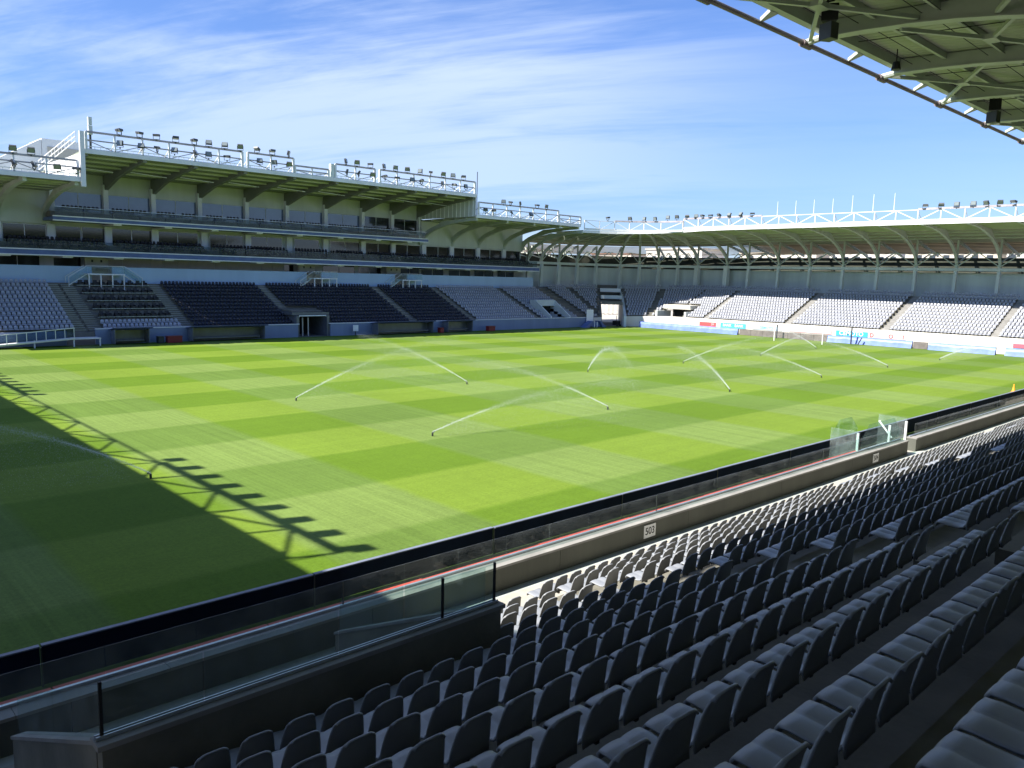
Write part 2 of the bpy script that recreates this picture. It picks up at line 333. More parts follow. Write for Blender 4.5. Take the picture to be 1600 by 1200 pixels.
# rows of the near stand
def nfloor(n): return .763+.416*n
def nseat_y(n): return 12.17-.936*n
NR = 16
aisles = (23, 24, 25, 56, 57, 58, 89, 90, 91, 122, 123, 124)
near = []
for n in range(NR):
    for k in range(0, 200):
        x = .05+.48*k
        if n < 5 and x < 7.55: continue
        if x < .9 or k in aisles or x > 97: continue
        P = Vector((x, nseat_y(n), nfloor(n)+.6-CAM_H)); d = P.dot(fwd)
        if d < .8: continue
        ix = 800+F_PX*P.dot(r2)/d; iy = 600-F_PX*P.dot(u2)/d
        if ix < -60-300/d or ix > 1660+300/d or iy > 1260+300/d: continue
        near.append((d, n, k, x, ix, iy))
near.sort()
inframe = [t for t in near if -20-150/t[0] < t[4] < 1620+150/t[0] and t[5] < 1200+250/t[0]]
single = inframe[:300]; sset = {(t[1], t[2]) for t in single}
proto = None
for d, n, k, x, ix, iy in single:
    if k < 23: cnt, side = 23-k-1, 'left of the nearest stairs'
    elif k < 56: cnt, side = k-26, 'right of the nearest stairs'
    else: cnt, side = k-59, 'right of the second stairs'
    lab = 'grey seat, %s row from the front, %s seat %s' % (od(n), od(cnt), side)
    loc = (x+random.uniform(-.006, .006), nseat_y(n), nfloor(n)); rz = random.uniform(-.025, .025)
    if proto is None:
        proto = thing('stadium_seat', lab, 'seat', loc, 'grey seats in the near stand')
        for nm, me in (('seat_pan', me_pan), ('backrest', me_bak), ('bracket', me_brk)): inst(nm, me, proto, (0, 0, 0))
        proto.rotation_euler.z = rz
    else: copy_tree(proto, loc, rz, lab)
def np_mesh(me):
    v = np.empty(len(me.vertices)*3, np.float32); me.vertices.foreach_get('co', v)
    return v.reshape(-1, 3), [tuple(p.vertices) for p in me.polygons]
def scatter(name, parts, places, mats):
    """one joined mesh; parts = list of (verts, faces, mat index); places = (x,y,z,rz)"""
    VV = []; FF = []; LT = []; MI = []; off = 0
    for pi_, (v, f) in enumerate(parts):
        fl = np.concatenate([np.array(q) for q in f]); ln = np.array([len(q) for q in f])
        for (x, y, z, rz, mi) in places:
            c, s = cos(rz), sin(rz); w = v @ np.array([[c, s, 0], [-s, c, 0], [0, 0, 1]])+np.array([x, y, z])
            VV.append(w); FF.append(fl+off); LT.append(ln); MI.append(np.full(len(ln), mi)); off += len(v)
    VV = np.concatenate(VV).astype(np.float32); FF = np.concatenate(FF).astype(np.int32); LT = np.concatenate(LT); MI = np.concatenate(MI).astype(np.int32)
    me = bpy.data.meshes.new(name); me.vertices.add(len(VV)); me.vertices.foreach_set('co', VV.ravel())
    me.loops.add(len(FF)); me.loops.foreach_set('vertex_index', FF)
    me.polygons.add(len(LT)); st = np.concatenate([[0], np.cumsum(LT)[:-1]]).astype(np.int32)
    me.polygons.foreach_set('loop_start', st); me.polygons.foreach_set('loop_total', LT.astype(np.int32)); me.polygons.foreach_set('material_index', MI)
    me.polygons.foreach_set('use_smooth', [True]*len(LT))
    for m in mats: me.materials.append(m)
    me.update(calc_edges=True); me.validate(); return me
# lighter seat for the middle distance, and a small one for the far stands
def lowseat(pan, bak, us, th):
    out = []
    for st in (pan, bak):
        bm = shell(st, us, th); me = bpy.data.meshes.new('tmp'); bm.to_mesh(me); bm.free(); out.append(np_mesh(me)); bpy.data.meshes.remove(me)
    return out
mid = lowseat([PAN[0], PAN[2], PAN[4], PAN[7]], [BAK[0], BAK[2], BAK[4], BAK[6], BAK[7], BAK[8]], [-1, -.68, -.12, 0, .12, .68, 1], .018)
far = lowseat([PAN[1], PAN[2], PAN[7]], [BAK[0], BAK[4], BAK[7]], [-1, 0, 1], .03)
rest = [(x, nseat_y(n), nfloor(n), random.uniform(-.02, .02), 0) for d, n, k, x, ix, iy in near if (n, k) not in sset]
# main stand rows (face the pitch, -Y) and end bowl rows
def mfloor(n): return 1.31+.416*n
MAIN_GREY = []; MAIN_DARK = []
maisle = [(24.3, 27.2), (35.6, 37.1), (50.0, 51.4), (68.2, 69.8), (79.6, 81.1), (93.6, 95.1), (104.0, 105.2)]
for n in range(12):
    for i in range(0, 205):
        x = 9.2+.47*i
        if x > 106.5 or any(a < x < b for a, b in maisle): continue
        y = 93.92+.936*n
        if 27.2 < x < 35.6:
            if n > 1: continue
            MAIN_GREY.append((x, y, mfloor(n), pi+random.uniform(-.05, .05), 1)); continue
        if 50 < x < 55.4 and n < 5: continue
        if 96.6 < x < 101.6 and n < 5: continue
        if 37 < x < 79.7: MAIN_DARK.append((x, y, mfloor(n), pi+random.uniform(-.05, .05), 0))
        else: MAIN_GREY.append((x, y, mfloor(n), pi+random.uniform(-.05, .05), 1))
CX, CY, RF = 107.5, 84.0, 9.7
GA = radians(43); GP = Vector((112.1, 92.8)); GD = Vector((cos(GA), sin(GA)))
def gate_off(x, y): d = Vector((x, y))-GP; return d.x*GD.y-d.y*GD.x, d.dot(GD)
def ebase(th): return 1.93-.62*max(0, min(1, th/(pi/2)))
def bowl(d, ystart=14.0, step=2.0):
    """polyline at offset d outside the front wall: (x, y, theta)"""
    pts = [(117.2+d, y, 0) for y in np.arange(ystart, CY, step)]
    for a in np.linspace(0, pi/2, 34): pts.append((CX+(RF+d)*cos(a), CY+(RF+d)*sin(a), a))
    pts.append((106.6, CY+RF+d, pi/2)); return pts
END = []
eais = [92.4, 77, 62, 47, 33, 18]
for n in range(13):
    d = .52+.936*n; z = .416*n
    for i in range(0, 145):
        y = 14.6+.478*i
        if any(abs(y-a) < .62 for a in eais) or y > CY-.1: continue
        if 80.6 < y < 87.6 and n < 5: continue
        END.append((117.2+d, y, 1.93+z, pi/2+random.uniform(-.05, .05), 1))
    R = RF+d; m_ = int((pi/2)*R/.478)
    for i in range(m_):
        th = (i+.5)/m_*pi/2; x = CX+R*cos(th); y = CY+R*sin(th); lo, al = gate_off(x, y)
        if abs(lo) < 2.7: continue
        if y < 87.4 and n < 5: continue
        if any(abs(th-a) < .62/R for a in (radians(24), radians(76))): continue
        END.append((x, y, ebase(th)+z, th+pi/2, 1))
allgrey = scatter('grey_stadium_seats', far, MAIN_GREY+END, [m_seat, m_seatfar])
a1 = scatter('near', mid, rest, [m_seat, m_seatfar])
bm = bmesh.new(); bm.from_mesh(allgrey); bm.from_mesh(a1); me = bpy.data.meshes.new('grey_stadium_seats'); bm.to_mesh(me); bm.free()
me.materials.append(m_seat); me.materials.append(m_seatfar)
o = inst('grey_stadium_seats', me); stuff(o); tag(o, 'remaining grey plastic seats filling the rows of all the stands', 'seats')
me = scatter('navy_stadium_seats', far, MAIN_DARK, [m_seatdark])
o = inst('navy_stadium_seats', me); stuff(o); tag(o, 'dark navy seats in the middle blocks of the main stand', 'seats')
# armchairs block
ac_seat = MB().box(-.22, .22, -.22, .24, .25, .42).mesh('cushion', m_vip); ac_back = MB().ext([(-.22, -.30, .3), (.22, -.30, .3), (.20, -.36, .80), (-.20, -.36, .80)], (0, 0, 0), (0, .10, 0)).mesh('backrest', m_vip)
ac_arm = MB().box(-.03, .03, -.28, .2, .2, .56).mesh('armrest', m_vip); ac_leg = MB().box(-.2, .2, -.2, .2, 0, .26).mesh('base', m_dark)
ap = None
for r, n in enumerate((11, 9, 7, 5, 3)):
    for i in range(10):
        x = 27.95+(i//2)*1.62+(i % 2)*.70; loc = (x, 93.9+.936*n-.2, mfloor(n))
        lab = 'black padded armchair in the %s row down of the guest block, %s from the left' % (od(r), od(i))
        if ap is None:
            ap = thing('armchair', lab, 'armchair', loc, 'padded armchairs in the guest block', pi)
            inst('cushion', ac_seat, ap, (0, 0, 0)); inst('backrest', ac_back, ap, (0, 0, 0)); inst('armrest', ac_arm, ap, (-.25, 0, 0)); inst('armrest', ac_arm, ap, (.25, 0, 0)); inst('base', ac_leg, ap, (0, 0, 0))
        else: copy_tree(ap, loc, pi+random.uniform(-.12, .12), lab)
VIPY = [(94.32+.936*n-.936, mfloor(n)) for n in (11, 9, 7, 5, 3)]
# ------------------------------------------------------------------ roof building blocks
def deckz(d, z0): return z0-.05*min(d, 9)-.205*max(0, d-9)
def girder(P, Q, zc, zt, z0, w=.26, dep=.42, dback=9, n=12, flange=True):
    """curved steel rafter from column point P (x,y) to roof tip Q (x,y)"""
    P = Vector(P); Q = Vector(Q); L = (Q-P).length; D = (Q-P)/L; side = Vector((-D.y, D.x)); mb = MB()
    bot = []; top = []
    for i in range(n+1):
        ph = pi/2*i/n; s = L*(1-cos(ph)); z = zc+(zt-zc)*sin(ph); bot.append((s, z))
        nx, nz = -(zt-zc)*cos(ph), L*sin(ph); l = hypot(nx, nz) or 1; k = dep*(1.35-.75*i/n)
        dz = deckz(L-min(max(s+nx/l*k, 0), L), z0)-.03; top.append((s+nx/l*k, min(z+nz/l*k+(.0 if i < n else 0), dz)))
        if i > n*.55: top[-1] = (s, dz)
    def pt(s, z, o): q = P+D*s+side*o; return (q.x, q.y, z)
    vs = []; fs = []
    for (a, b) in zip(bot, top):
        vs += [pt(*a, -w/2), pt(*a, w/2), pt(*b, w/2), pt(*b, -w/2)]
    for i in range(n):
        for j in range(4): k = (j+1) % 4; fs.append((i*4+j, i*4+k, i*4+4+k, i*4+4+j))
    fs += [(0, 1, 2, 3), (4*n+3, 4*n+2, 4*n+1, 4*n)]
    mb.add(vs, fs)
    fl = MB()
    if flange:
        for i in range(n):
            fl.bar(pt(bot[i][0], bot[i][1]-.012, 0), pt(bot[i+1][0], bot[i+1][1]-.012, 0), w+.14, .03)
    bk = MB().bar(pt(0, deckz(L, z0)-.3, 0), pt(-dback, deckz(L+dback, z0)-.3, 0), .2, .4)
    bk.bar(pt(0, zc-.1, 0), pt(0, deckz(L, z0)-.1, 0), .26, .26, (D.x, D.y, 0)); bk.bar(pt(0, zc+.6, 0), pt(-dback*.7, deckz(L+dback*.7, z0)-.4, 0), .14, .2)
    return mb, fl, bk
ZF = []
def loft(mb, inner, outer, z_in, z_out, th=.08):
    for i in range(len(inner)-1):
        a, b, c, d = inner[i], inner[i+1], outer[i+1], outer[i]
        vs = [(*a, z_in+ZF[i]), (*b, z_in+ZF[i+1]), (*c, z_out+ZF[i+1]*.5), (*d, z_out+ZF[i]*.5)] if ZF else [(*a, z_in), (*b, z_in), (*c, z_out), (*d, z_out)]; vs += [(v[0], v[1], v[2]+th) for v in vs]
        mb.add(vs, [(3, 2, 1, 0), (4, 5, 6, 7), (0, 1, 5, 4), (2, 3, 7, 6)]+([(0, 4, 7, 3)] if i == 0 else [])+([(1, 2, 6, 5)] if i == len(inner)-2 else []))
def lerp2(a, b, t): return (a[0]+(b[0]-a[0])*t, a[1]+(b[1]-a[1])*t)
lamp_box = MB().box(-.32, .32, -.10, .13, -.27, .27).mesh('housing', m_lamp); lamp_gl = MB().box(-.28, .28, -.125, -.101, -.23, .23).mesh('glass_front', m_lampg)
lamp_ar = MB().box(-.36, -.33, -.05, .05, -.42, .06).box(.33, .36, -.05, .05, -.42, .06).box(-.36, .36, -.05, .05, -.45, -.42).box(-.05, .05, -.05, .05, -.62, -.45).mesh('yoke', m_dark)
lamp0 = None
def floodlight(loc, rz, label, group, tilt=None):
    """lamp faces local -Y; origin at the head centre"""
    global lamp0
    tilt = random.choice((-30, -10, 15, 35, 60, 80, 95)) if tilt is None else tilt
    if lamp0 is None:
        lamp0 = thing('floodlight', label, 'floodlight', loc, group, rz)
        b = inst('housing', lamp_box, lamp0, (0, 0, 0)); inst('glass_front', lamp_gl, b, (0, 0, 0)); inst('yoke', lamp_ar, lamp0, (0, 0, 0)); o = lamp0
    else: o = copy_tree(lamp0, loc, rz, label); o['group'] = group
    for ch in o.children:
        if ch.name.startswith('housing'): ch.rotation_euler.x = radians(tilt)
    return o
def truss(name, label, nodes, zb, zt, group=None, mat=m_steelw, rail_mat=m_rail, rails=(), lateral=(0, 0), strong=None, offs=1):
    """nodes: list of (x,y) along the roof edge; posts at each, W bracing"""
    t = thing(name, label, 'roof truss', (*nodes[0], zb), group)
    ch = MB(); rl = MB(); n = len(nodes)
    for i in range(n-1):
        a, b = nodes[i], nodes[i+1]
        ch.bar((*a, zb), (*b, zb), .22, .3); rl.bar((*a, zt), (*b, zt), .09, .09)
    ch.build('bottom_chord', mat, t); rl.build('top_chord', mat, t)
    for i, a in enumerate(nodes):
        MB().bar((*a, zb), (*a, zt), .12, .12).build('post', mat, t)
        if i < n-1:
            b = nodes[i+1]; (p, q) = ((*a, zt), (*b, zb)) if (i+offs) % 2 else ((*a, zb), (*b, zt))
            MB().bar(p, q, .10, .10).build('diagonal_brace', mat, t)
        if i % 2 == offs % 2:  # raking stay back to the roof
            MB().bar((*a, zt-.1), (a[0]+lateral[0], a[1]+lateral[1], zb+.1), .07, .07).build('raking_stay', mat, t)
    for (i0, i1) in rails:
        m_ = MB()
        for i in range(i0, i1): m_.bar((*nodes[i], zt+.1), (*nodes[i+1], zt+.1), .2, .26)
        m_.build('lamp_rail', rail_mat, t)
    return t
# ================================================================== END STAND (right background)
es = thing('end_stand', 'long low seating stand behind the far goal with curved rafters and open roof', 'grandstand', (117.2, 50, 0))
def flush(m_, nm, mat):
    if m_.v: m_.build(nm, mat, es)
    return MB()
for n in range(13):
    mb = MB()
    d0, d1 = max(.182, -.016+.936*n), .92+.936*n; z = .416*n
    A = bowl(d0); B = bowl(d1)
    for i in range(len(A)-1):
        cxm, cym = (A[i][0]+A[i+1][0])/2, (A[i][1]+A[i+1][1])/2
        if (abs(gate_off(cxm, cym)[0]) < 2.35 and A[i][2] > .1) or (n < 5 and 81.2 < cym < 87.2 and cxm > 110): mb = flush(mb, 'terrace_step', m_concd); continue
        za, zb_ = ebase(A[i][2])+z, ebase(A[i+1][2])+z; lo = -.45 if n else -1.5
        mb.add([(A[i][0], A[i][1], za), (A[i+1][0], A[i+1][1], zb_), (B[i+1][0], B[i+1][1], zb_), (B[i][0], B[i][1], za), (A[i][0], A[i][1], za+lo), (A[i+1][0], A[i+1][1], zb_+lo), (B[i+1][0], B[i+1][1], zb_-.12), (B[i][0], B[i][1], za-.12)],
               [(3, 2, 1, 0), (0, 1, 5, 4), (4, 5, 6, 7), (2, 3, 7, 6)])
    flush(mb, 'terrace_step', m_concd)
for a in eais[1:]+[]:
    for n in range(0, 24):
        d = -.016+.468*n+.3; MB().box(117.2+d, 117.2+d+.34, a-.5, a+.5, 1.93+.208*n-.1, 1.93+.208*n+.21).build('stair_step', m_conc, es)
# front wall
fw = MB(); A = bowl(0); B = bowl(.18)
for i in range(len(A)-1):
    cxm, cym = (A[i][0]+A[i+1][0])/2, (A[i][1]+A[i+1][1])/2
    if abs(gate_off(cxm, cym)[0]) < 1.95 and A[i][2] > .1: fw = flush(fw, 'front_wall', m_endw); continue
    t0 = ebase(A[i][2])+.2; t1 = ebase(A[i+1][2])+.2
    fw.add([(A[i][0], A[i][1], 0), (A[i+1][0], A[i+1][1], 0), (B[i+1][0], B[i+1][1], 0), (B[i][0], B[i][1], 0), (A[i][0], A[i][1], t0), (A[i+1][0], A[i+1][1], t1), (B[i+1][0], B[i+1][1], t1), (B[i][0], B[i][1], t0)],
           [(4, 5, 1, 0), (7, 4, 5, 6)[::1], (6, 7, 3, 2)])
fw.build('front_wall', m_endw, es)
# small tunnel mouth
MB().box(117.5, 121.6, 80.9, 81.3, .5, 3.0).box(117.5, 121.6, 87.0, 87.4, .5, 3.0).build('tunnel_side_wall', m_pale, es)
MB().ext([(119.4, 81.3, 3.35), (122.4, 81.3, 3.35), (122.4, 81.3, 4.1), (119.2, 81.3, 4.1)], (0, 0, 0), (0, 5.7, 0)).build('tunnel_canopy', m_endw, es)
MB().box(122.2, 122.4, 81.3, 87.0, .5, 3.35).build('tunnel_shade_panel', m_tunnelshade, es)  # solid panel, its black colour stands for the shade inside
# ring lines
COLY = [14.0, 19.7, 25.45, 31.2, 36.96, 42.72, 48.5, 54.3, 59.9, 65.66, 71.4, 77.25, 81.7]
CANG = [9.4, 19.2, 28.2, 37.3, 46.3, 58.2, 67.8, 77.7, 88]
FAS = [(116.3, 8), (116.3, 70), (116.3, 76), (116.1, 81.5), (115.2, 85.4), (113.8, 88.0), (112.2, 89.9), (110.2, 91.6), (107.8, 93.0), (104.8, 94.0)]
fz = lambda x, y: 0.0 if y < 76 else -.6*min(1, (y-76)/16)
ringpts = []      # (column xy, inner xy, outer unit)
for y in COLY: ringpts.append(((130.9, y), (116.3, y)))
def fas_hit(th):
    dx, dy = cos(th), sin(th)
    for a, b in zip(FAS[1:], FAS[2:]):
        x1, y1, x2, y2 = a[0]-CX, a[1]-CY, b[0]-CX, b[1]-CY; den_ = (x2-x1)*dy-(y2-y1)*dx
        if abs(den_) < 1e-9: continue
        t = (y1*dx-x1*dy)/den_
        if -1e-6 <= t <= 1+1e-6:
            x, y = x1+(x2-x1)*t, y1+(y2-y1)*t
            if x*dx+y*dy > 0: return (CX+x, CY+y)
    return (CX+9*dx, CY+9*dy)
for a in CANG: th = radians(a); ringpts.append(((CX+23.4*cos(th), CY+23.4*sin(th)), fas_hit(th)))
ringpts.append(((104.75, 107.4), (104.75, 94.1)))
def ring(R, ys=14.0):
    pts = [(CX+R, y) for y in np.arange(ys, CY, 4)]
    for a in np.linspace(0, pi/2, 16): pts.append((CX+R*cos(a), CY+R*sin(a)))
    return pts
def ringwall(R, R2, z0, z1, name, mat, skipgate=False):
    m_ = MB(); a = ring(R)+[(104.5, CY+R)]; b = ring(R2)+[(104.5, CY+R2)]
    for i in range(len(a)-1):
        if skipgate and abs(gate_off((a[i][0]+a[i+1][0])/2, (a[i][1]+a[i+1][1])/2)[0]) < 2.2 and i > 10: continue
        m_.add([(*a[i], z0), (*a[i+1], z0), (*b[i+1], z0), (*b[i], z0), (*a[i], z1), (*a[i+1], z1), (*b[i+1], z1), (*b[i], z1)],
               [(0, 1, 5, 4)[::-1], (4, 5, 6, 7)[::-1], (2, 3, 7, 6)[::-1], (0, 3, 2, 1)[::-1]])
    return m_.build(name, mat, es)
ringwall(25.0, 25.3, 6.6, 10.55, 'back_wall', m_inwall)
ringwall(25.4, 29.4, 9.4, 9.6, 'concourse_slab', m_conc)
ringwall(23.25, 23.6, 10.85, 11.3, 'ring_beam', m_column)
ringwall(30, 30.15, 9.5, 13.0, 'outer_mesh_screen', m_fence)
ringwall(22.2, 25.0, 5.4, 6.6, 'upper_walkway', m_conc)
for i, ((cx_, cy_), q) in enumerate(ringpts):
    w = .42 if i not in (12, 13) else .85
    MB().ext([(cx_-w/2-.35, cy_-w/2, 6.3), (cx_+.3, cy_-w/2, 6.3), (cx_+.3, cy_-w/2, 11.35), (cx_-w/2, cy_-w/2, 11.35)], (0, 0, 0), (0, w, 0)).build('column', m_column, es)
    gm, fl, bk = girder((cx_, cy_), q, 11.35, 16.7+fz(*q), 17.15+fz(*q))
    o = gm.build('curved_rafter', m_steel, es); fl.build('bottom_flange', m_steel, o); bk.build('rear_rafter', m_steel, es)
    if i < len(ringpts)-1:
        c2 = ringpts[i+1][0]; mx_ = ((cx_+c2[0])/2, (cy_+c2[1])/2, 13.55)
        for e in ((cx_, cy_), c2): MB().bar((*e, 11.45), mx_, .13, .13).build('v_strut', m_steel, es)
        for e in ((cx_, cy_), c2): MB().bar((*e, 13.2), mx_, .06, .06).build('tie_rod', m_steel, es)
# roof deck
inner = [r[1] for r in ringpts]; colp = [r[0] for r in ringpts]
def outp(i, t): c, q = Vector(colp[i]), Vector(inner[i]); return tuple(c+(c-q).normalized()*t)
ZF[:] = [fz(*q) for q in inner]
dk = MB(); inn2 = [tuple(Vector(colp[i])+(Vector(inner[i])-Vector(colp[i]))*.02) for i in range(len(inner))]
loft(dk, inner, [lerp2(inner[i], colp[i], .6) for i in range(len(inner))], deckz(0, 17.15), deckz(8.8, 17.15))
loft(dk, [lerp2(inner[i], colp[i], .6) for i in range(len(inner))], [outp(i, 2.1) for i in range(len(inner))], deckz(8.8, 17.15), deckz(16.7, 17.15))
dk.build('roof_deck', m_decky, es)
for j in range(5, 13):
    t = -2.1+j*.86; a_ = [outp(i, t) for i in range(len(inner))]; b_ = [outp(i, t+.60) for i in range(len(inner))]
    m_ = MB(); loft(m_, a_, b_, deckz(14.6+t, 17.15), deckz(14.6+t+.60, 17.15)-.03, .05); m_.build('roof_louvre', m_louv, es)
for j in range(1, 9):
    m_ = MB(); L_ = [lerp2(inner[i], colp[i], j*.117) for i in range(len(inner))]
    for i in range(len(L_)-1): z = deckz(j*.117*14.6, 17.15)-.14; m_.bar((*L_[i], z+ZF[i]*.7), (*L_[i+1], z+ZF[i+1]*.7), .1, .2)
    m_.build('purlin', m_steel, es)
m_ = MB()
for i in range(len(inner)-1): m_.bar((*inner[i], 17.0+ZF[i]), (*inner[i+1], 17.0+ZF[i+1]), .2, .42)
m_.build('roof_edge_beam', m_steelw, es)
# trusses on the end roof
nodesE = [(116.3, 81.5-2.93*i) for i in range(24)]; nodesE = [((x), y) for x, y in nodesE]
cor = [(116.1, 81.5), (115.2, 85.4), (113.8, 88.0), (112.2, 89.9), (110.2, 91.6), (107.8, 93.0), (105.0, 94.0)]
te = truss('end_roof_truss', 'white zigzag roof truss along the edge of the end stand roof', nodesE, 17.3, 18.75, rails=((0, 5), (13, 23)), lateral=(1.4, 0))
tcn = truss('corner_roof_truss', 'white roof truss curving round the far corner roof', cor, 16.85, 18.3, rails=((0, 4),), lateral=(1, 1))
for i, y in enumerate((84.8, 82.9, 80.8, 79.0, 77.8, 76.2, 74.6, 72.7, 70.6, 68.5)):
    floodlight((116.2, y, 19.25), pi/2+pi+random.uniform(-.5, .5), 'dark floodlight on the far end roof, %s from the left in the left lamp group' % od(i), 'floodlights on the end roof')
for i, y in enumerate((42.5, 40.5, 38.6, 36.6, 35.1, 33.5, 32.0)):
    floodlight((116.2, y, 19.3), -pi/2+random.uniform(-.5, .5), 'dark floodlight on the end roof, %s from the left in the right lamp group' % od(i), 'floodlights on the end roof')
for i, (x, y) in enumerate(((114.6, 86.3), (113.8, 88.0), (112.2, 89.9), (109.0, 92.2))):
    floodlight((x, y, 18.95), -pi/2+random.uniform(-.4, .6), 'small floodlight over the corner roof truss, %s from the right' % od(i), 'floodlights on the corner roof')
for i, y in enumerate((64.3, 61.3, 58.4, 55.5, 52.6, 49.6, 46.7)):
    m_ = MB().tube([(116.35, y, 18.6), (116.35, y, 19.6), (116.35, y, 20.9+.3*(i > 3))], [.06, .05, .035], 6)
    o = m_.build('lightning_rod', m_steelw); tag(o, 'thin white rod standing on the end roof truss, %s from the left' % od(i), 'rod', 'rods on the end roof truss')
# corner gate (opening through the corner)
gt = thing('corner_gate', 'tall open gateway through the far corner of the stands with bright yard behind', 'gate', (GP.x, GP.y, 0))
nrm = Vector((GD.y, -GD.x))
def gp(al, lo): q = GP+GD*al+nrm*lo; return (q.x, q.y)
def gbox(al0, al1, lo0, lo1, z0, z1, name, mat):
    p = [gp(al0, lo0), gp(al1, lo0), gp(al1, lo1), gp(al0, lo1)]
    return MB().add([(*q, z0) for q in p]+[(*q, z1) for q in p], [(3, 2, 1, 0), (4, 5, 6, 7), (0, 1, 5, 4), (1, 2, 6, 5), (2, 3, 7, 6), (3, 0, 4, 7)]).build(name, mat, gt)
def gwall(lo0, lo1, name, mat):
    p = [(-1.2, 0), (14.5, 0), (14.5, 7.2), (-.9, 1.9), (-1.2, 1.9)]
    a = [(*gp(al, lo0), z) for al, z in p]; b = [(*gp(al, lo1), z) for al, z in p]; n = len(p)
    return MB().add(a+b, [tuple(range(n)), tuple(range(2*n-1, n-1, -1))]+[(i, i+n, (i+1) % n+n, (i+1) % n) for i in range(n)]).build(name, mat, gt)
gwall(-2.4, -1.95, 'gate_side_wall', m_concd); gwall(1.95, 2.4, 'gate_side_wall', m_column)
for al, z0, z1, m_ in ((3.2, 3.75, 4.3, m_concd), (6.5, 4.7, 5.35, m_column), (10.5, 5.9, 6.6, m_white)): gbox(al, al+1.6, -1.95, 1.95, z0, z1, 'lintel', m_)
gbox(4.8, 14, -1.95, 1.95, 4.2, 4.35, 'tunnel_soffit', m_concd)
gbox(14, 14.3, -1.95, 1.95, 3.9, 7.2, 'rear_wall', m_concd)
g = MB(); g.slab([(*gp(12, -20), .0), (*gp(80, -20), 0), (*gp(80, 24), 0), (*gp(12, 24), 0)][::-1], .02); o = g.build('yard_paving', m_concwalk); struct(o)
fn = thing('yard_fence', 'pale corrugated sheet fence in the sunny yard beyond the corner gate', 'fence', (*gp(44, 0), 0))
for i in range(36):
    lo = -9+.52*i; p, q = gp(44+.06*(i % 2), lo), gp(44+.06*((i+1) % 2), lo+.5)
    MB().bar((*p, 2.2), (*q, 2.2), .04, 4.6).build('sheet', m_endw, fn)
MB().bar((*gp(43.6, -9), 1.2), (*gp(43.6, 9), 1.2), .06, .08).build('rail', m_rail, fn)
ct = thing('utility_cart', 'small dark utility cart parked in the corner gateway', 'cart', (*gp(-.5, .7), 0))
c0 = gp(-.5, .7)
MB().box(c0[0]-.5, c0[0]+.5, c0[1]-.5, c0[1]+.5, .2, 1.0).build('body', m_black, ct)
MB().bar((c0[0]-.5, c0[1]-.4, 1), (c0[0]-.5, c0[1]-.4, 1.9), .06).bar((c0[0]+.5, c0[1]+.4, 1), (c0[0]+.5, c0[1]+.4, 1.9), .06).bar((c0[0]-.5, c0[1]-.4, 1.9), (c0[0]+.5, c0[1]+.4, 1.9), .06).build('frame', m_dark, ct)
for s in (-1, 1): MB().tube([(c0[0]+.4*s, c0[1]-.55, .22), (c0[0]+.4*s, c0[1]-.42, .22)], .22, 10).build('wheel', m_black, ct)
pf = thing('camera_platform', 'small pale platform with blue sloping panels beside the corner gate', 'platform', (106.2, 91.2, 0))
MB().box(104.8, 107.4, 91.4, 93.2, .1, .9).build('deck', m_blueedge, pf); MB().box(104.9, 106.6, 92.6, 92.7, .9, 3.0).build('back_panel', m_white, pf)
MB().ext([(103.0, 91.2, 0), (104.9, 91.2, 1.1), (105.2, 91.2, 1.1), (104.2, 91.2, 0)], (0, 0, 0), (0, 1.2, 0)).build('ramp_panel', m_blueedge, pf)
MB().ext([(108.4, 91.0, 0), (106.9, 91.0, 1.1), (106.6, 91.0, 1.1), (107.4, 91.0, 0)], (0, 0, 0), (0, 1.2, 0)).build('ramp_panel', m_blueedge, pf)
for x in (105.5, 106.2): MB().bar((x, 91.3, 0), (x, 91.3, 1.0), .12).build('leg', m_white, pf)
# ================================================================== MAIN STAND (left background)
ms = thing('main_stand', 'tall main stand with two glass balconies and a high floodlit roof', 'grandstand', (53.5, 93, 0))
for n in range(13):
    y0, y1 = 93.384+.936*n, 94.32+.936*n; z = mfloor(n)
    if n == 0: y0 = 93.1
    segs = [(6, 50.2), (54.5, 96.9), (101.3, 106.8)] if n < 5 else [(6, 106.8)]
    for a, b in segs: MB().box(a, b, y0, y1-.002, z-.5, z).build('terrace_step', m_concd, ms)
for a, b in maisle[:-1]:
    for n in range(23):
        y = 93.35+.468*n+.45
        if 50 <= a < 51 and n < 10: continue
        MB().box(a+.1, b-.1 if a > 25 else a+1.25, y, y+.36, 1.31+.208*n-.1, 1.31+.208*n+.2).build('stair_step', m_concd, ms)
        MB().box(a+.1, b-.1 if a > 25 else a+1.25, y-.02, y+.05, 1.31+.208*n+.201, 1.31+.208*n+.225).build('step_nosing', m_alu, ms)
        if a < 25: MB().box(a+1.55, b-.05, y, y+.36, 1.31+.208*n-.1, 1.31+.208*n+.2).build('stair_step', m_concd, ms); MB().box(a+1.55, b-.05, y-.02, y+.05, 1.31+.208*n+.201, 1.31+.208*n+.225).build('step_nosing', m_alu, ms)
for a, b, z in ((26.2, 50.0, 1.62), (54.7, 107.0, 1.62), (6, 23.4, 1.5)): MB().box(a, b, 92.9, 93.1, 0, z).build('front_wall', m_frontw, ms)
MB().box(26.2, 50.2, 92.86, 93.14, 1.622, 1.70).box(54.5, 107.0, 92.86, 93.14, 1.622, 1.70).build('front_coping', m_white, ms)
for y, z in VIPY: MB().box(27.4, 35.5, y-.28, y-.02, z+.16, z+.21).build('table_ledge', m_alu, ms)
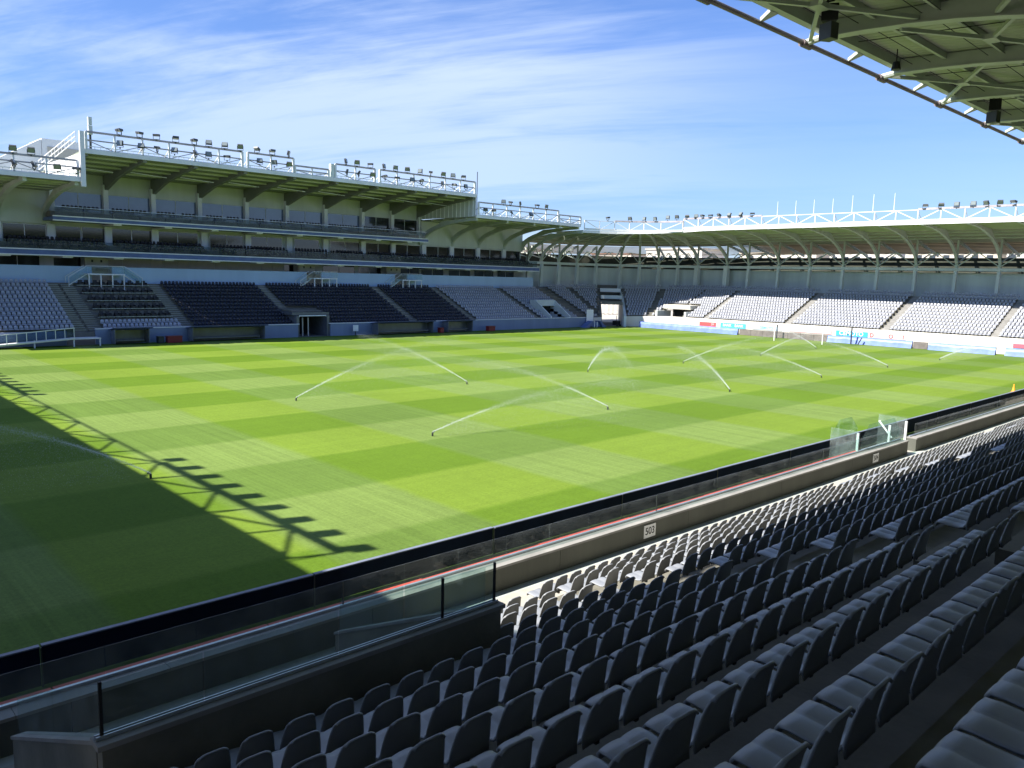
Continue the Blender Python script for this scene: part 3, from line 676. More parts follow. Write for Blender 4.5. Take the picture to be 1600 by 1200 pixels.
# players tunnel
MB().box(50.0, 50.35, 93.2, 98.2, 0, 2.7).box(54.35, 54.7, 93.2, 98.2, 0, 2.7).build('tunnel_side_wall', m_duga, ms)
MB().box(49.7, 55.0, 93.8, 98.2, 2.75, 3.1).build('tunnel_roof', m_duga, ms)
MB().bar((50.5, 93.4, 2.68), (54.3, 93.4, 2.68), .12).bar((50.5, 93.4, 2.68), (50.2, 93.4, 2.3), .12).bar((54.3, 93.4, 2.68), (54.6, 93.4, 2.3), .12).build('tunnel_trim', m_white, ms)
MB().box(50.35, 54.35, 97.8, 98.0, 0, 2.75).build('tunnel_shade_panel', m_tunnelshade, ms)  # black panel painted as the tunnel's inner shade
MB().box(51.3, 51.45, 94.2, 94.3, 0, 2.4).box(52.1, 52.25, 94.2, 94.3, 0, 2.4).build('gate_post', m_beige, ms)
MB().box(50.2, 54.5, 94.9, 98.4, 3.12, 3.3).build('tunnel_deck', m_concd, ms)
# lateral tunnel
MB().ext([(96.7, 93.3, 1.3), (96.7, 98.4, 1.3), (96.7, 98.4, 4.5), (96.7, 97.2, 4.5), (96.7, 93.3, 1.9)], (0, 0, 0), (.25, 0, 0)).ext([(101.3, 93.3, 1.3), (101.3, 98.4, 1.3), (101.3, 98.4, 4.5), (101.3, 97.2, 4.5), (101.3, 93.3, 1.9)], (0, 0, 0), (.25, 0, 0)).build('tunnel_side_wall', m_pale, ms)
MB().box(96.95, 101.3, 97.0, 98.4, 3.5, 4.5).build('tunnel_canopy', m_pale, ms); MB().box(96.95, 101.3, 98.0, 98.2, 1.3, 3.5).build('tunnel_shade_panel', m_tunnelshade, ms)  # shade under the canopy painted as a black panel
# upper terrace wall with three openings for stairs
ops = [(29.6, 31.9), (58.2, 60.6), (73.6, 76.0)]
xs = 4.0
tw = MB()
for a, b in ops+[(104.2, 0)]:
    tw.box(xs, a, 105.4, 105.65, 5.8, 8.26); xs = b
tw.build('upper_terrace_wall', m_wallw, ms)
MB().box(4, 104.2, 105.65, 108, 8.1, 8.2).build('lower_gallery_floor', m_conc, ms)
# lower gallery: openings behind the wall
MB().box(4, 104.4, 109.01, 109.2, 5.5, 13.9).build('inner_wall', m_pale, ms)
def window(x0, x1, y, z0, z1, mat, par, frame=m_white, mull=0):
    f = MB().box(x0-.06, x1+.06, y-.05, y+.02, z1, z1+.08).box(x0-.06, x1+.06, y-.05, y+.02, z0-.08, z0).box(x0-.06, x0, y-.05, y+.02, z0, z1).box(x1, x1+.06, y-.05, y+.02, z0, z1)
    for k in range(mull): xx = x0+(x1-x0)*(k+1)/(mull+1); f.box(xx-.04, xx+.04, y-.05, y+.02, z0, z1)
    o = f.build('window', frame, par); MB().box(x0+.002, x1-.002, y-.012, y-.004, z0+.002, z1-.002).build('pane', mat, o); return o
lowop = [(14.5, 19.8), (20.3, 24.9), (26.4, 29.4), (56.5, 58.0), (62.9, 68.4), (69.1, 73.3), (77.0, 80.9), (81.3, 86.0), (87.2, 92.0), (93.0, 97.5), (98.5, 102.6)]
for a, b in lowop: window(a, b, 108.96, 8.25, 9.35, m_window, ms, m_pale, 1 if b-a > 3 else 0)
for i in range(14):
    x = 32.6+1.7*i
    if x < 56: MB().box(x, x+1.62, 108.93, 108.98, 8.25, 9.3).build('wall_panel', m_beige, ms)
for (a, b) in ops:
    MB().box(a-.15, b+.15, 107.5, 107.7, 5.6, 9.4).build('stair_lobby_wall', m_beige, ms)
    for k in (.25, .7): MB().box(a+(b-a)*k, a+(b-a)*k+.22, 107.46, 107.495, 8.8, 9.1).build('wall_vent', m_dark, ms)
# lower balcony
def balcony(x0, x1, yf, zb, zt, name):
    b = MB().box(x0, x1, yf, 109.0, zb+.1, zt-.1).build(name, m_blueedge, ms)
    MB().box(x0-.02, x1+.02, yf-.06, yf+.3, zt-.098, zt+.02).build('top_edge', m_white, b); MB().box(x0-.02, x1+.02, yf-.06, yf+.3, zb-.02, zb+.098).build('bottom_edge', m_white, b)
    return b
b1 = balcony(8, 104.3, 104.0, 9.40, 10.12, 'lower_balcony'); b2 = balcony(25.4, 79.0, 104.0, 13.42, 13.98, 'upper_balcony')
for i, x in enumerate([20.5, 26.8, 32.4, 38.4, 44.4, 50.6, 56.6, 63.2, 69.8, 75.6, 81.6, 87.6, 93.6, 99.8]):
    MB().box(x-.55, x+.55, 104.3, 108.9, 9.22, 9.378).build('balcony_bracket', m_white, b1)
    if 27 < x < 79: MB().box(x-.45, x+.45, 104.3, 108.9, 13.24, 13.398).build('balcony_bracket', m_white, b2)
gl = MB().box(0, 3.0, -.01, .01, 0, 1).mesh('glass_pane', m_glassd)
for i in range(31): inst('glass_pane', gl, ms, Vector((8.4+3.08*i, 104.12, 10.15))-WORLD[ms.name])
for i in range(17): inst('glass_pane', gl, ms, Vector((25.6+3.12*i, 104.12, 14.0))-WORLD[ms.name])
MB().bar((25.5, 104.12, 15.02), (78.9, 104.12, 15.02), .05).build('hand_rail', m_alu, ms)
for k in range(2): MB().box(8, 104.3, 105.7+.95*k, 108.9, 10.125+.38*k, 10.5+.38*k).build('balcony_step', m_concd, ms)
MB().box(25.6, 78.8, 106.2, 108.9, 13.99, 14.6).build('balcony_step', m_concd, ms)
for i in range(26): MB().bar((9+3.6*i, 104.2, 11.16), (9+3.6*i+.02, 104.2, 10.15), .05).build('railing_post', m_dark, ms)
# dark balcony seats
BS = []
for r in range(3):
    for i in range(196):
        x = 9+.485*i
        if any(abs(x-q) < .7 for q in (20.5, 32.4, 44.4, 56.6, 63.2, 69.8, 81.6, 93.6)): continue
        BS.append((x, 105.1+.95*r, 10.13+.37*r, pi+random.uniform(-.1, .1), 0))
for a, b in ((27, 31.5), (32.5, 37), (37.9, 40.2), (41, 43.3), (44.2, 46.6), (47, 49.3), (50.2, 52.8), (53.3, 55.2), (55.9, 58.7), (58.9, 61.3), (62.6, 67.9), (68.6, 78.1)):
    for i in range(int((b-a)/.46)): BS.append((a+.23+.46*i, 106.6, 14.62, pi+random.uniform(-.1, .1), 1))
o = inst('balcony_seats', scatter('balcony_seats', far, BS, [m_vip, m_black])); stuff(o); tag(o, 'black seats on the two balconies of the main stand', 'seats')
# box windows behind the lower balcony
for (a, b) in [(13.0, 20.2), (21.3, 25.7), (26.8, 29.5), (29.7, 32.2), (33.0, 37.9), (38.6, 43.9), (45.6, 50.3), (51.5, 56.2), (58.2, 62.2), (64.1, 69.3), (70.4, 75.1), (75.8, 81.0), (82.3, 87.3), (87.8, 93.2), (93.8, 99.3), (100.1, 104.0)]:
    window(a, b, 108.94, 10.9, 13.0, m_window, ms, m_white, 1 if b-a > 4 else 0)
for a, b in ((8, 26.2), (80.8, 104.3)): MB().box(a, b, 108.6, 108.9, 13.15, 17.3).build('wing_wall', m_pale, ms)
MB().box(26.2, 80.7, 108.99, 109.2, 17.15, 19.6).build('upper_header_wall', m_pale, ms)
MB().box(26.2, 80.7, 109.0, 109.2, 13.98, 17.149).build('upper_wall', m_pale, ms)
pil = [26.4, 32.4, 38.1, 44.1, 50.7, 56.8, 63.1, 69.6, 75.1, 80.6]
for i in range(9):
    a, b = pil[i]+.32, pil[i+1]-.32; dk_ = i > 6
    window(a, b, 108.95, 14.9, 17.1, m_windowsky if not dk_ else m_window, ms, m_pale, 1)
for x in pil: MB().box(x-.28, x+.28, 108.3, 108.99, 13.98, 18.3).build('pillar', m_white, ms)
for x in [20.7, 26.2, 32.6, 38.25, 44.7, 50.9, 57.2, 63.15, 69.8, 75.45, 81.6, 87.55, 93.5, 99.7]: MB().box(x-.42, x+.42, 108.5, 108.9, 10.2, 13.2).build('pillar', m_white, ms)
# high roof
def roof_slab(x0, x1, y0, z0, y1, z1, th, name, mat, par):
    return MB().ext([(x0, y0, z0), (x0, y1, z1), (x0, y1, z1+th), (x0, y0, z0+th)], (0, 0, 0), (x1-x0, 0, 0)).build(name, mat, par)
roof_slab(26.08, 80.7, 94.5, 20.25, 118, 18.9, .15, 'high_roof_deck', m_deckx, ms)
MB().box(26.2, 80.8, 94.25, 94.5, 20.1, 20.55).build('high_roof_fascia', m_steelw, ms)
for x in [26.5, 32.5, 38.2, 44.2, 50.7, 56.8, 63.1, 69.6, 75.1, 80.45]:
    pr = [(x, 94.6, 20.22), (x, 94.6, 19.85), (x, 99, 19.45), (x, 104, 18.75), (x, 108.6, 17.6), (x, 108.9, 17.2), (x, 108.9, 19.4)]
    MB().ext(pr, (-.2, 0, 0), (.2, 0, 0)).build('roof_beam', m_beam, ms)
for y, z in ((96.5, 20.0), (99.2, 19.85), (102, 19.7), (105, 19.5)): MB().bar((26.4, y, z), (80.5, y, z), .14, .22).build('purlin', m_steel, ms)
for i in range(9): MB().bar((pil[i]+.3, 100, 19.2), (pil[i]+4.4, 100, 19.0), .06).build('light_strip', m_white, ms)
gb = MB(); gb.box(80.68, 80.76, 94.5, 112, 17.3, 20.2); gb.build('gable_panel', m_pale, ms); MB().box(80.62, 80.8, 108.3, 112, 13.4, 17.28).build('gable_return', m_pale, ms)
for i in range(14): MB().box(80.60, 80.68, 95.0+i*1.0, 95.12+i*1.0, 17.32, 20.1).build('gable_rib', m_white, ms)
MB().box(26.0, 26.2, 94.2, 109, 17.6, 20.1).build('gable_panel', m_steelw, ms); MB().box(25.8, 26.25, 94.0, 94.4, 16.6, 22.3).build('gable_post', m_steelw, ms)
# wings
for (x0, x1, nm) in ((4, 26.15, 'l'), (80.7, 104.4, 'r')):
    roof_slab(x0, x1, 94.5, 17.25, 118, 16.9, .15, 'wing_roof_deck', m_deckx, ms)
    MB().box(x0, x1, 94.25, 94.5, 17.1, 17.55).build('wing_roof_fascia', m_steelw, ms)
    for y in (96.8, 99.5, 102.5, 105.5): MB().bar((x0, y, 17.08), (x1, y, 17.08), .12, .2).build('purlin', m_steel, ms)
for x in (9.5, 15.1, 20.7, 25.5, 81.2, 87.6, 93.6, 99.7, 104.3):
    gm, fl, bk = girder((x, 108.6), (x, 94.7), 13.2, 16.75, 17.3, w=.34, dep=.6); o = gm.build('curved_rafter', m_steel, ms); fl.build('bottom_flange', m_steel, o)
# service block on the roof
sb = thing('roof_plant_room', 'white plant room with sloping side on the left wing roof', 'building', (26, 112, 17.1))
MB().box(26.5, 31, 112, 118, 17.2, 23.5).build('wall', m_white, sb)
MB().ext([(19.5, 112, 17.2), (26.45, 112, 17.2), (26.45, 112, 23.4), (19.5, 112, 19.2)], (0, 0, 0), (0, 6, 0)).build('sloping_wall', m_white, sb)
MB().box(27.1, 31.05, 111.9, 111.98, 19, 22.6).build('louvre_recess', m_beige, sb)
sc = thing('roof_access_stair', 'white lattice stair climbing to the high roof beside the plant room', 'stairs', (27, 98, 17.3))
for dz in (0, .5, 1.0): MB().bar((24.2, 104, 18.9+dz), (26.2, 97, 21.6+dz), .07).build('rail', m_steelw, sc)
for i in range(12):
    t = i/11; MB().bar((24.2+2*t, 104-7*t, 18.9+2.7*t), (24.2+2*t, 104-7*t, 19.95+2.7*t), .05).build('baluster', m_steelw, sc)
# main truss: frames with lamps
def frame(name, label, x0, x1, zb, z1, z2, step=3.0, low=False):
    t = thing(name, label, 'lamp gantry', (x0, 94.4, zb), 'lamp gantries on the main stand roof'); n = max(1, round((x1-x0)/step)); h = (x1-x0)/n
    for z, w in ((z1, .13), (z2, .2), (zb+.1, .16)): MB().bar((x0, 94.4, z), (x1, 94.4, z), w, w).build('rail', m_rail if z > zb+.2 else m_steelw, t)
    gm_ = MB().bar((x0, 94.4, zb+.42), (x1, 94.4, zb+.42), .07)
    for k in range(int((x1-x0)/.55)): gm_.bar((x0+.55*k+.3, 94.4, zb+.1), (x0+.55*k+.3, 94.4, zb+.42), .045)
    gm_.build('edge_grating', m_steelw, t)
    for i in range(n+1):
        x = x0+i*h; MB().bar((x, 94.4, zb), (x, 94.4, z2), .24 if i in (0, n) else .16).build('post', m_steelw, t)
        MB().bar((x, 94.4, z1), (x, 96.4, zb+.1), .07).build('raking_stay', m_steelw, t)
        if i < n:
            a, b = ((zb+.1, z1) if i % 2 else (z1, zb+.1)); MB().bar((x, 94.4, a), (x+h, 94.4, b), .08).build('diagonal_brace', m_rail, t)
    return t
frame('lamp_gantry', 'longest two rail lamp gantry at the left end of the high roof', 26.5, 43.7, 20.45, 21.5, 22.35)
frame('lamp_gantry', 'short lamp gantry second from the left on the high roof', 44.4, 50.4, 20.45, 21.5, 22.35)
frame('lamp_gantry', 'low bare gantry without top lamps in the middle of the high roof', 50.6, 55.4, 20.45, 21.0, 21.5)
frame('lamp_gantry', 'short lamp gantry right of the middle of the high roof', 56.4, 62.5, 20.45, 21.5, 22.35)
frame('lamp_gantry', 'long lamp gantry at the right end of the high roof', 63.3, 80.4, 20.45, 21.5, 22.35)
frame('lamp_gantry', 'lamp gantry on the lower roof right of the high roof', 81.2, 98.8, 17.45, 18.7, 19.45)
frame('lamp_gantry', 'low gantry at the far right end of the lower roof', 99.0, 104.4, 17.45, 18.2, 18.8)
frame('lamp_gantry', 'lamp gantry on the lower roof at the left edge of the view', 8.0, 25.6, 17.45, 18.55, 19.25)
HT = (29.8, 31.9, 33.7, 35.8, 37.9, 39.6, 41.5, 43.4, 45.5, 47.5, 49.7, 57.9, 59.6, 61.7, 63.9, 65.8, 67.8, 70.0, 71.9, 74.2, 76.0, 78.0)
HL = (29.8, 32.0, 33.7, 35.6, 38.0, 39.5, 41.7, 45.8, 47.7, 49.7, 58.0, 59.8, 62.0, 64.0, 66.0, 68.6, 70.2, 74.0, 76.2, 78.4)
for i, x in enumerate(HT): floodlight((x, 94.25, 22.9), random.uniform(-1.2, 1.2), 'upper floodlight on the high main roof, %s from the left' % od(i), 'upper floodlights on the high roof')
for i, x in enumerate(HL): floodlight((x, 94.15, 21.55), random.uniform(-1.2, 1.2), 'lower floodlight on the high main roof, %s from the left' % od(i), 'lower floodlights on the high roof')
for i, x in enumerate((86.2, 87.7, 89.8, 93.6, 95.8)): floodlight((x, 94.25, 19.95), random.uniform(-1.2, 1.2), 'upper floodlight on the lower right roof, %s from the left' % od(i), 'floodlights on the lower right roof')
for i, x in enumerate((82.4, 84.1, 87.9, 92.2)): floodlight((x, 94.15, 18.4), random.uniform(-1.2, 1.2), 'lower floodlight on the lower right roof, %s from the left' % od(i), 'floodlights on the lower right roof')
for i, x in enumerate((19.7, 21.3)): floodlight((x, 94.25, 19.8), random.uniform(-.4, .7), 'upper floodlight before the white plant room, %s from the left' % od(i), 'floodlights on the left wing roof')
for i, x in enumerate((19.7, 21.5, 23.6, 25.4)): floodlight((x, 94.15, 18.4), random.uniform(-1.2, 1.2), 'lower floodlight on the left wing gantry, %s from the left' % od(i), 'floodlights on the left wing roof')
mast = thing('antenna_mast', 'grey antenna mast at the left corner of the high roof', 'antenna', (27, 94.6, 20.5))
MB().tube([(27, 94.6, 20.5), (27, 94.6, 22.5)], .12, 8).build('pole', m_dark, mast); MB().box(26.8, 27.2, 94.4, 94.8, 22.1, 23.0).build('lower_panel', m_column, mast); MB().box(26.82, 27.18, 94.42, 94.78, 23.08, 23.9).build('upper_panel', m_column, mast)
m2 = thing('roof_box', 'small grey cabinet standing on the middle of the high roof edge', 'cabinet', (56, 94.5, 20.5))
MB().box(55.7, 56.2, 94.3, 94.8, 20.5, 22.3).build('body', m_column, m2)
o = MB().tube([(80.75, 94.3, 17.5), (80.75, 94.3, 23.9)], .06, 6).build('corner_pole', m_post); tag(o, 'thin dark pole at the right end of the high roof', 'pole')
# stair platforms
for k, ((a, b), lab) in enumerate(zip(ops, ('white stair platform with two flights above the guest block', 'white stair platform above the players tunnel', 'white stair platform above the dark seats on the right'))):
    t = thing('stair_platform', lab, 'stairs', ((a+b)/2, 104.5, 6), 'stair platforms below the upper terrace wall'); w0, w1 = a-.9, b+.9
    if k: w0, w1 = a+.2, b+1.6
    MB().box(w0, w1, 103.6, 105.3, 7.3, 7.45).build('deck', m_white, t)
    for x in np.linspace(w0+.1, w1-.1, 4): MB().bar((x, 103.7, 5.4), (x, 103.7, 7.3), .12).build('leg', m_white, t)
    for x, s in ((w0, -1),)+(((w1, 1),) if k == 0 else ()):
        MB().bar((x, 104.4, 7.35), (x+s*2.0, 104.4, 6.0), .25, .1).build('stair_flight', m_white, t)
        for yy in (103.8, 105.2): MB().bar((x, yy, 8.4), (x+s*2.1, yy, 7.0), .06).bar((x+s*2.05, yy, 7.0), (x+s*2.05, yy, 5.9), .06).build('hand_rail', m_steelw, t)
        MB().ext([(x, 103.75, 7.5), (x+s*2.0, 103.75, 6.2), (x+s*2.0, 103.75, 6.9), (x, 103.75, 8.3)], (0, 0, 0), (0, .02, 0)).build('side_glass', m_glass, t)
    MB().box(w0, w1, 103.62, 103.64, 7.46, 8.3).build('side_glass', m_glass, t)
    MB().bar((w0, 103.65, 8.35), (w1, 103.65, 8.35), .06).build('hand_rail', m_steelw, t)
# dugouts
for (x0, x1, nm) in ((27.6, 31.1, 'short dugout with blue roof under the guest block'), (35.9, 44.6, 'long dugout with dark roof left of the players tunnel'), (60.9, 70.2, 'long dugout with dark roof right of the players tunnel'), (73.0, 77.6, 'shorter dugout right of the long dugouts')):
    t = thing('dugout', nm, 'dugout', ((x0+x1)/2, 91.8, 0), 'dugouts along the main stand')
    MB().ext([(x0, 90.9, 1.75), (x0, 92.7, 1.5), (x0, 92.7, 1.58), (x0, 90.9, 1.85)], (-.2, 0, 0), (x1-x0+.4, 0, 0)).build('roof', m_dugr, t)
    MB().box(x0, x1, 92.4, 92.5, .1, 1.5).build('back_panel', m_duga, t)
    for x in (x0, x1): MB().ext([(x, 91.1, .1), (x, 92.4, .1), (x, 92.4, 1.5), (x, 91.0, 1.7)], (-.03, 0, 0), (.03, 0, 0)).build('side_panel', m_duga, t)
    MB().box(x0+.3, x1-.3, 91.7, 92.2, .35, .5).build('bench', m_duga, t)
for (x0, x1, m_, lab, nm) in ((33.1, 34.7, m_redbox, 'red ice box standing by the front wall left of the long dugout', 'ice_box'), (80.9, 82.2, m_redbox, 'red box at the foot of the wall right of the dugouts', 'ice_box'), (32.1, 32.7, m_dark, 'small dark bin left of the red ice box', 'bin'), (71.6, 72.2, m_redbox, 'small dark red bin between the dugouts', 'bin')):
    t = thing(nm, lab, nm.replace('_', ' '), ((x0+x1)/2, 91.4, 0)); MB().box(x0, x1, 91.1, 91.8, .05, .70).build('body', m_, t); MB().box(x0-.04, x1+.04, 91.06, 91.84, .71, .78).build('lid', m_, t)
t = thing('sign_stand', 'small white sign board beside the tunnel mouth', 'sign', (58.1, 92.2, 0)); MB().box(57.7, 58.5, 92.2, 92.25, .6, 1.4).build('panel', m_white, t); MB().bar((58.1, 92.3, 0), (58.1, 92.3, .7), .08).build('post', m_dark, t)
# access ramp at the left
t = thing('access_ramp', 'white railed access ramp rising along the main stand at the left', 'ramp', (20, 91.5, 0))
MB().ext([(13, 91, -.0), (23.7, 91, .75), (23.7, 91, .85), (13, 91, .1)], (0, 0, 0), (0, 1.5, 0)).build('deck', m_steelw, t)
MB().box(23.7, 26.2, 91, 92.8, .75, .85).build('landing', m_steelw, t)
MB().bar((13, 91, 1.05), (23.7, 91, 1.95), .07).build('hand_rail', m_steelw, t); MB().bar((13, 91, .12), (23.7, 91, .86), .12).build('kerb_rail', m_steelw, t)
for i in range(13): x = 13.3+.86*i; z = (x-13)/10.7*.78; MB().bar((x, 91, z), (x, 91, z+1.1), .06).build('rail_post', m_steelw, t)
MB().ext([(13, 91.02, .3), (23.6, 91.02, 1.0), (23.6, 91.02, 1.85), (13, 91.02, 1.0)], (0, 0, 0), (0, .02, 0)).build('mesh_infill', m_glassd, t)
for x in (16.2, 20, 23.6, 26.1): MB().bar((x, 91.1, 0), (x, 91.1, .8), .12).build('leg', m_steelw, t)
# ================================================================== NEAR STAND
ns = thing('near_stand', 'near seating stand with concrete parapet and overhanging curved steel roof', 'grandstand', (50, 13.6, 0))
mb = MB()
for n in range(NR+2):
    y1, y0 = 11.77-.936*n+.936, 11.77-.936*n; z = nfloor(n)
    if n == 0: continue
    a = -14 if n >= 5 else 7.3
    MB().box(a, 98, y0, y1-.002, z-.5, z).build('terrace_step', m_concd, ns)
    if n < 5: MB().box(-14, 2.15, y0, y1-.002, z-.5, z).build('terrace_step', m_concd, ns)
MB().box(-14, 98, 11.77, 13.3, .2, .763).build('front_walkway', m_concwalk, ns); MB().box(-14, 98, 13.3, 13.6, .2, .757).build('gutter_strip', m_gutter, ns)
MB().box(2.3, 7.3, 7.9, 11.77, .2, .76).build('tunnel_floor', m_concwalk, ns)
for k0 in (23, 56, 89, 122):
    xa = .05+.48*k0-.24
    for n in range(NR):
        y = 11.77-.936*n; MB().box(xa+.1, xa+1.34, y, y+.40, nfloor(n)+.002, nfloor(n)+.205).build('stair_step', m_concd, ns)
# parapet
def para(x0, x1):
    n = max(1, round((x1-x0)/6)); h = (x1-x0)/n
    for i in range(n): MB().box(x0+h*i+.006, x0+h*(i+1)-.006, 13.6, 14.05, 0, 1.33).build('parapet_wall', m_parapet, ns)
    n = max(1, round((x1-x0)/2.4)); h = (x1-x0)/n
    for i in range(n): MB().box(x0+h*i+.004, x0+h*(i+1)-.004, 13.57+random.uniform(-.004, .004), 14.08, 1.332, 1.39+random.uniform(-.004, 0)).build('coping', m_conc, ns)
para(-14, 37.7); para(38.65, 98)
MB().box(37.7, 38.65, 13.6, 14.05, 0, .75).build('gate_sill', m_concwalk, ns)
for i in range(12): MB().box(-12+3.77*i, -12+3.77*i+3.74, 13.975, 14.075+random.uniform(-.02, .01), 1.392, 1.415+random.uniform(0, .02)).build('red_edge_strip', m_red, ns)
gr = thing('parapet_glass_railing', 'long glass railing of clear panes on the concrete parapet', 'glass railing', (0, 13.93, 1.39))
pane = MB().box(0, 1.53, -.005, .005, 0, .56).mesh('glass_pane', m_glass)
for i in range(-5, 63):
    x = -6.92+9.24+1.54*i
    if 37.0 < x < 38.2 or x < -9 or x > 96: continue
    inst('glass_pane', pane, gr, (x, 0, 0))
    if i % 7 == 4: MB().box(x-.03, x, 13.92, 13.94, 1.39, 1.93).build('post', m_dark, gr)
MB().box(-13, 37.6, 13.90, 13.965, 1.392, 1.44).box(38.7, 97, 13.90, 13.965, 1.392, 1.44).build('base_channel', m_alu, gr)
# tunnel enclosure in the foreground
VO = thing('tunnel_parapet', 'low concrete walls round the foreground stand entrance', 'wall', (4.8, 8.1, 2.8))
MB().box(2.15, 7.45, 8.0, 8.16, .8, 3.60).build('rear_wall', m_concd, VO); MB().box(2.1, 7.5, 8.0-.04, 8.2, 3.602, 3.66).build('wall_cap', m_conc, VO)
for x in (2.15, 7.25):
    MB().ext([(x, 8.2, .77), (x, 12.2, .77), (x, 12.2, 1.75), (x, 8.2, 3.56)], (0, 0, 0), (.16, 0, 0)).build('side_wall', m_concd, VO)
    MB().ext([(x-.02, 8.2, 3.562), (x-.02, 12.22, 1.752), (x-.02, 12.22, 1.80), (x-.02, 8.2, 3.61)], (0, 0, 0), (.20, 0, 0)).build('side_cap', m_conc, VO)
MB().box(2.31, 7.25, 5.5, 5.6, .77, 3.1).build('tunnel_end_shade_panel', m_tunnelshade, VO)  # panel blackened to stand for shade deeper in the tunnel
MB().box(4.6, 7.2, 11.9, 12.1, .77, 1.45).build('low_wall', m_conc, VO)
MB().tube([(4.7, 11.8, 1.45), (4.7, 11.4, 1.75), (4.7, 10.8, 1.7), (4.7, 10.5, 1.3), (4.7, 10.5, .8)], .025, 6, ).build('grab_rail', m_alu, VO)
VG = thing('tunnel_glass_railing', 'glass railing standing on the foreground entrance walls', 'glass railing', (4.8, 8.1, 3.66))
for i, (a, b) in enumerate(((2.2, 3.2), (3.22, 4.85), (4.87, 6.45), (6.47, 7.38))): MB().box(a, b, 8.10, 8.114, 3.67, 4.24).build('glass_pane', m_glass, VG)
for x in (2.18, 6.46, 7.4): MB().bar((x, 8.1, 3.66), (x, 8.1, 4.26), .03).build('post', m_black, VG)
MB().box(2.12, 7.46, 8.075, 8.09, 3.661, 3.70).box(2.12, 7.46, 8.125, 8.14, 3.661, 3.70).build('base_channel', m_alu, VG)
for x in (2.22, 7.32):
    for j in range(2):
        y0, y1 = 8.22+2*j, 8.2+2*j+1.96; f = lambda y: 3.61-(y-8.2)*1.81/4.02
        MB().ext([(x, y0, f(y0)), (x, y1, f(y1)), (x, y1, f(y1)+.57), (x, y0, f(y0)+.57)], (0, 0, 0), (.014, 0, 0)).build('glass_pane', m_glass, VG)
# plaques with lettering
def text_mesh(s, size, name, mat, depth=.004):
    cu = bpy.data.curves.new('t', 'FONT'); cu.body = s; cu.size = size; cu.extrude = depth; cu.align_x = 'CENTER'; cu.align_y = 'CENTER'; cu.offset = size*.012
    ob = bpy.data.objects.new('t', cu); COL.objects.link(ob); dg = bpy.context.evaluated_depsgraph_get(); me = bpy.data.meshes.new_from_object(ob.evaluated_get(dg))
    bpy.data.objects.remove(ob); me.name = name; me.materials.clear(); me.materials.append(mat); return me
for x, s, lab in ((18.5, '503', 'white block number plaque reading 503 on the near parapet'), (34.2, '504', 'worn block number plaque on the parapet by the glass gate')):
    t = thing('block_plaque', lab, 'sign', (x, 13.58, 1.0)); MB().box(x-.27, x+.27, 13.575, 13.598, .88, 1.26).build('plate', m_white, t)
    o = inst('lettering', text_mesh(s, .30, 'lettering', m_dark), t, (0, -.008, .07)); o.rotation_euler = (pi/2, 0, 0)
# glass gate and stair screens
gg = thing('glass_gate', 'glass gate and screens around the steps down to the pitch', 'gate', (36, 14.5, 0))
for y, xe in ((13.99, 37.6), (15.3, 36.2)):
    MB().ext([(33.6, y, 1.45 if y < 14.1 else .2), (xe, y, 1.45 if y < 14.1 else .2), (xe, y, 1.9), (xe-.7, y, 2.45), (34.3, y, 2.45), (33.6, y, 1.85)], (0, 0, 0), (0, .016, 0)).build('glass_pane', m_glass, gg)
MB().box(33.5, 33.52, 14.1, 15.3, .3, 2.2).build('glass_pane', m_glass, gg); MB().box(38.7, 38.72, 14.1, 15.4, .3, 2.25).build('glass_pane', m_glass, gg)
for x, y in ((33.6, 14.15), (36.9, 14.15), (38.66, 14.1)): MB().bar((x, y, .4), (x, y, 2.1), .09).build('post', m_white, gg)
MB().bar((37.6, 14.3, 1.4), (38.3, 15.2, 2.0), .05).bar((34.2, 14.2, 1.3), (36.8, 14.2, 1.3), .05).build('hand_rail', m_white, gg)
for i in range(4): MB().box(37.7, 38.6, 14.06+.28*i, 14.34+.28*i, 0, .60-.15*i).build('step', m_concwalk, gg)
# boards along the pitch on this side
bd = MB().box(0, 5.96, 0, .08, .04, .84).mesh('back_panel', m_navy); bdt = MB().box(0, 5.96, -.02, .10, .842, .87).mesh('top_edge', m_navytop)
bst = MB().bar((5.98, -.02, .02), (5.98, -.02, .84), .03).mesh('stay', m_dark)
b0 = None
for i in range(20):
    x = -8.4+6.0*i; lab = 'navy backed advertising board along the near touchline, %s from the left' % od(i)
    if b0 is None:
        b0 = thing('touchline_board', lab, 'advertising board', (x, 17.12, 0), 'boards along the near touchline')
        inst('back_panel', bd, b0, (0, 0, 0)); inst('top_edge', bdt, b0, (0, 0, 0)); inst('stay', bst, b0, (0, 0, 0))
    else: copy_tree(b0, (x, 17.12+random.uniform(-.015, .015), 0), random.uniform(-.002, .002), lab)
# near roof
NG = [18.9+5.72*i for i in range(-5, 14)]
NY0, NY1, NC = 12.6, -1.0, 10.6
for x in NG:
    gm, fl, bk = girder((x, NY1), (x, NY0-.1), NC, 15.85, 16.35, w=.28, dep=.55, n=16); o = gm.build('curved_rafter', m_steel, ns); fl.build('bottom_flange', m_steel, o); bk.build('rear_rafter', m_steel, ns)
    MB().box(x-.3, x+.3, NY1-.3, NY1+.3, 6.2, NC).build('column', m_column, ns)
    MB().tube([(x, NY0-.2, 15.9), (x, NY0+.42, 15.82)], .11, 8).build('tip_bracket', m_steel, ns)
    MB().tube([(x-.28, NY0+.42, 15.77), (x+.28, NY0+.42, 15.77)], .12, 10).build('pipe_collar', m_pipe, ns)
    MB().ext([(x+2.7, NY0-.05, 15.98), (x+3.1, NY0-.05, 15.98), (x+2.95, NY0+.38, 15.80), (x+2.85, NY0+.38, 15.80)], (0, 0, 0), (0, 0, .12)).build('pipe_bracket', m_steel, ns)
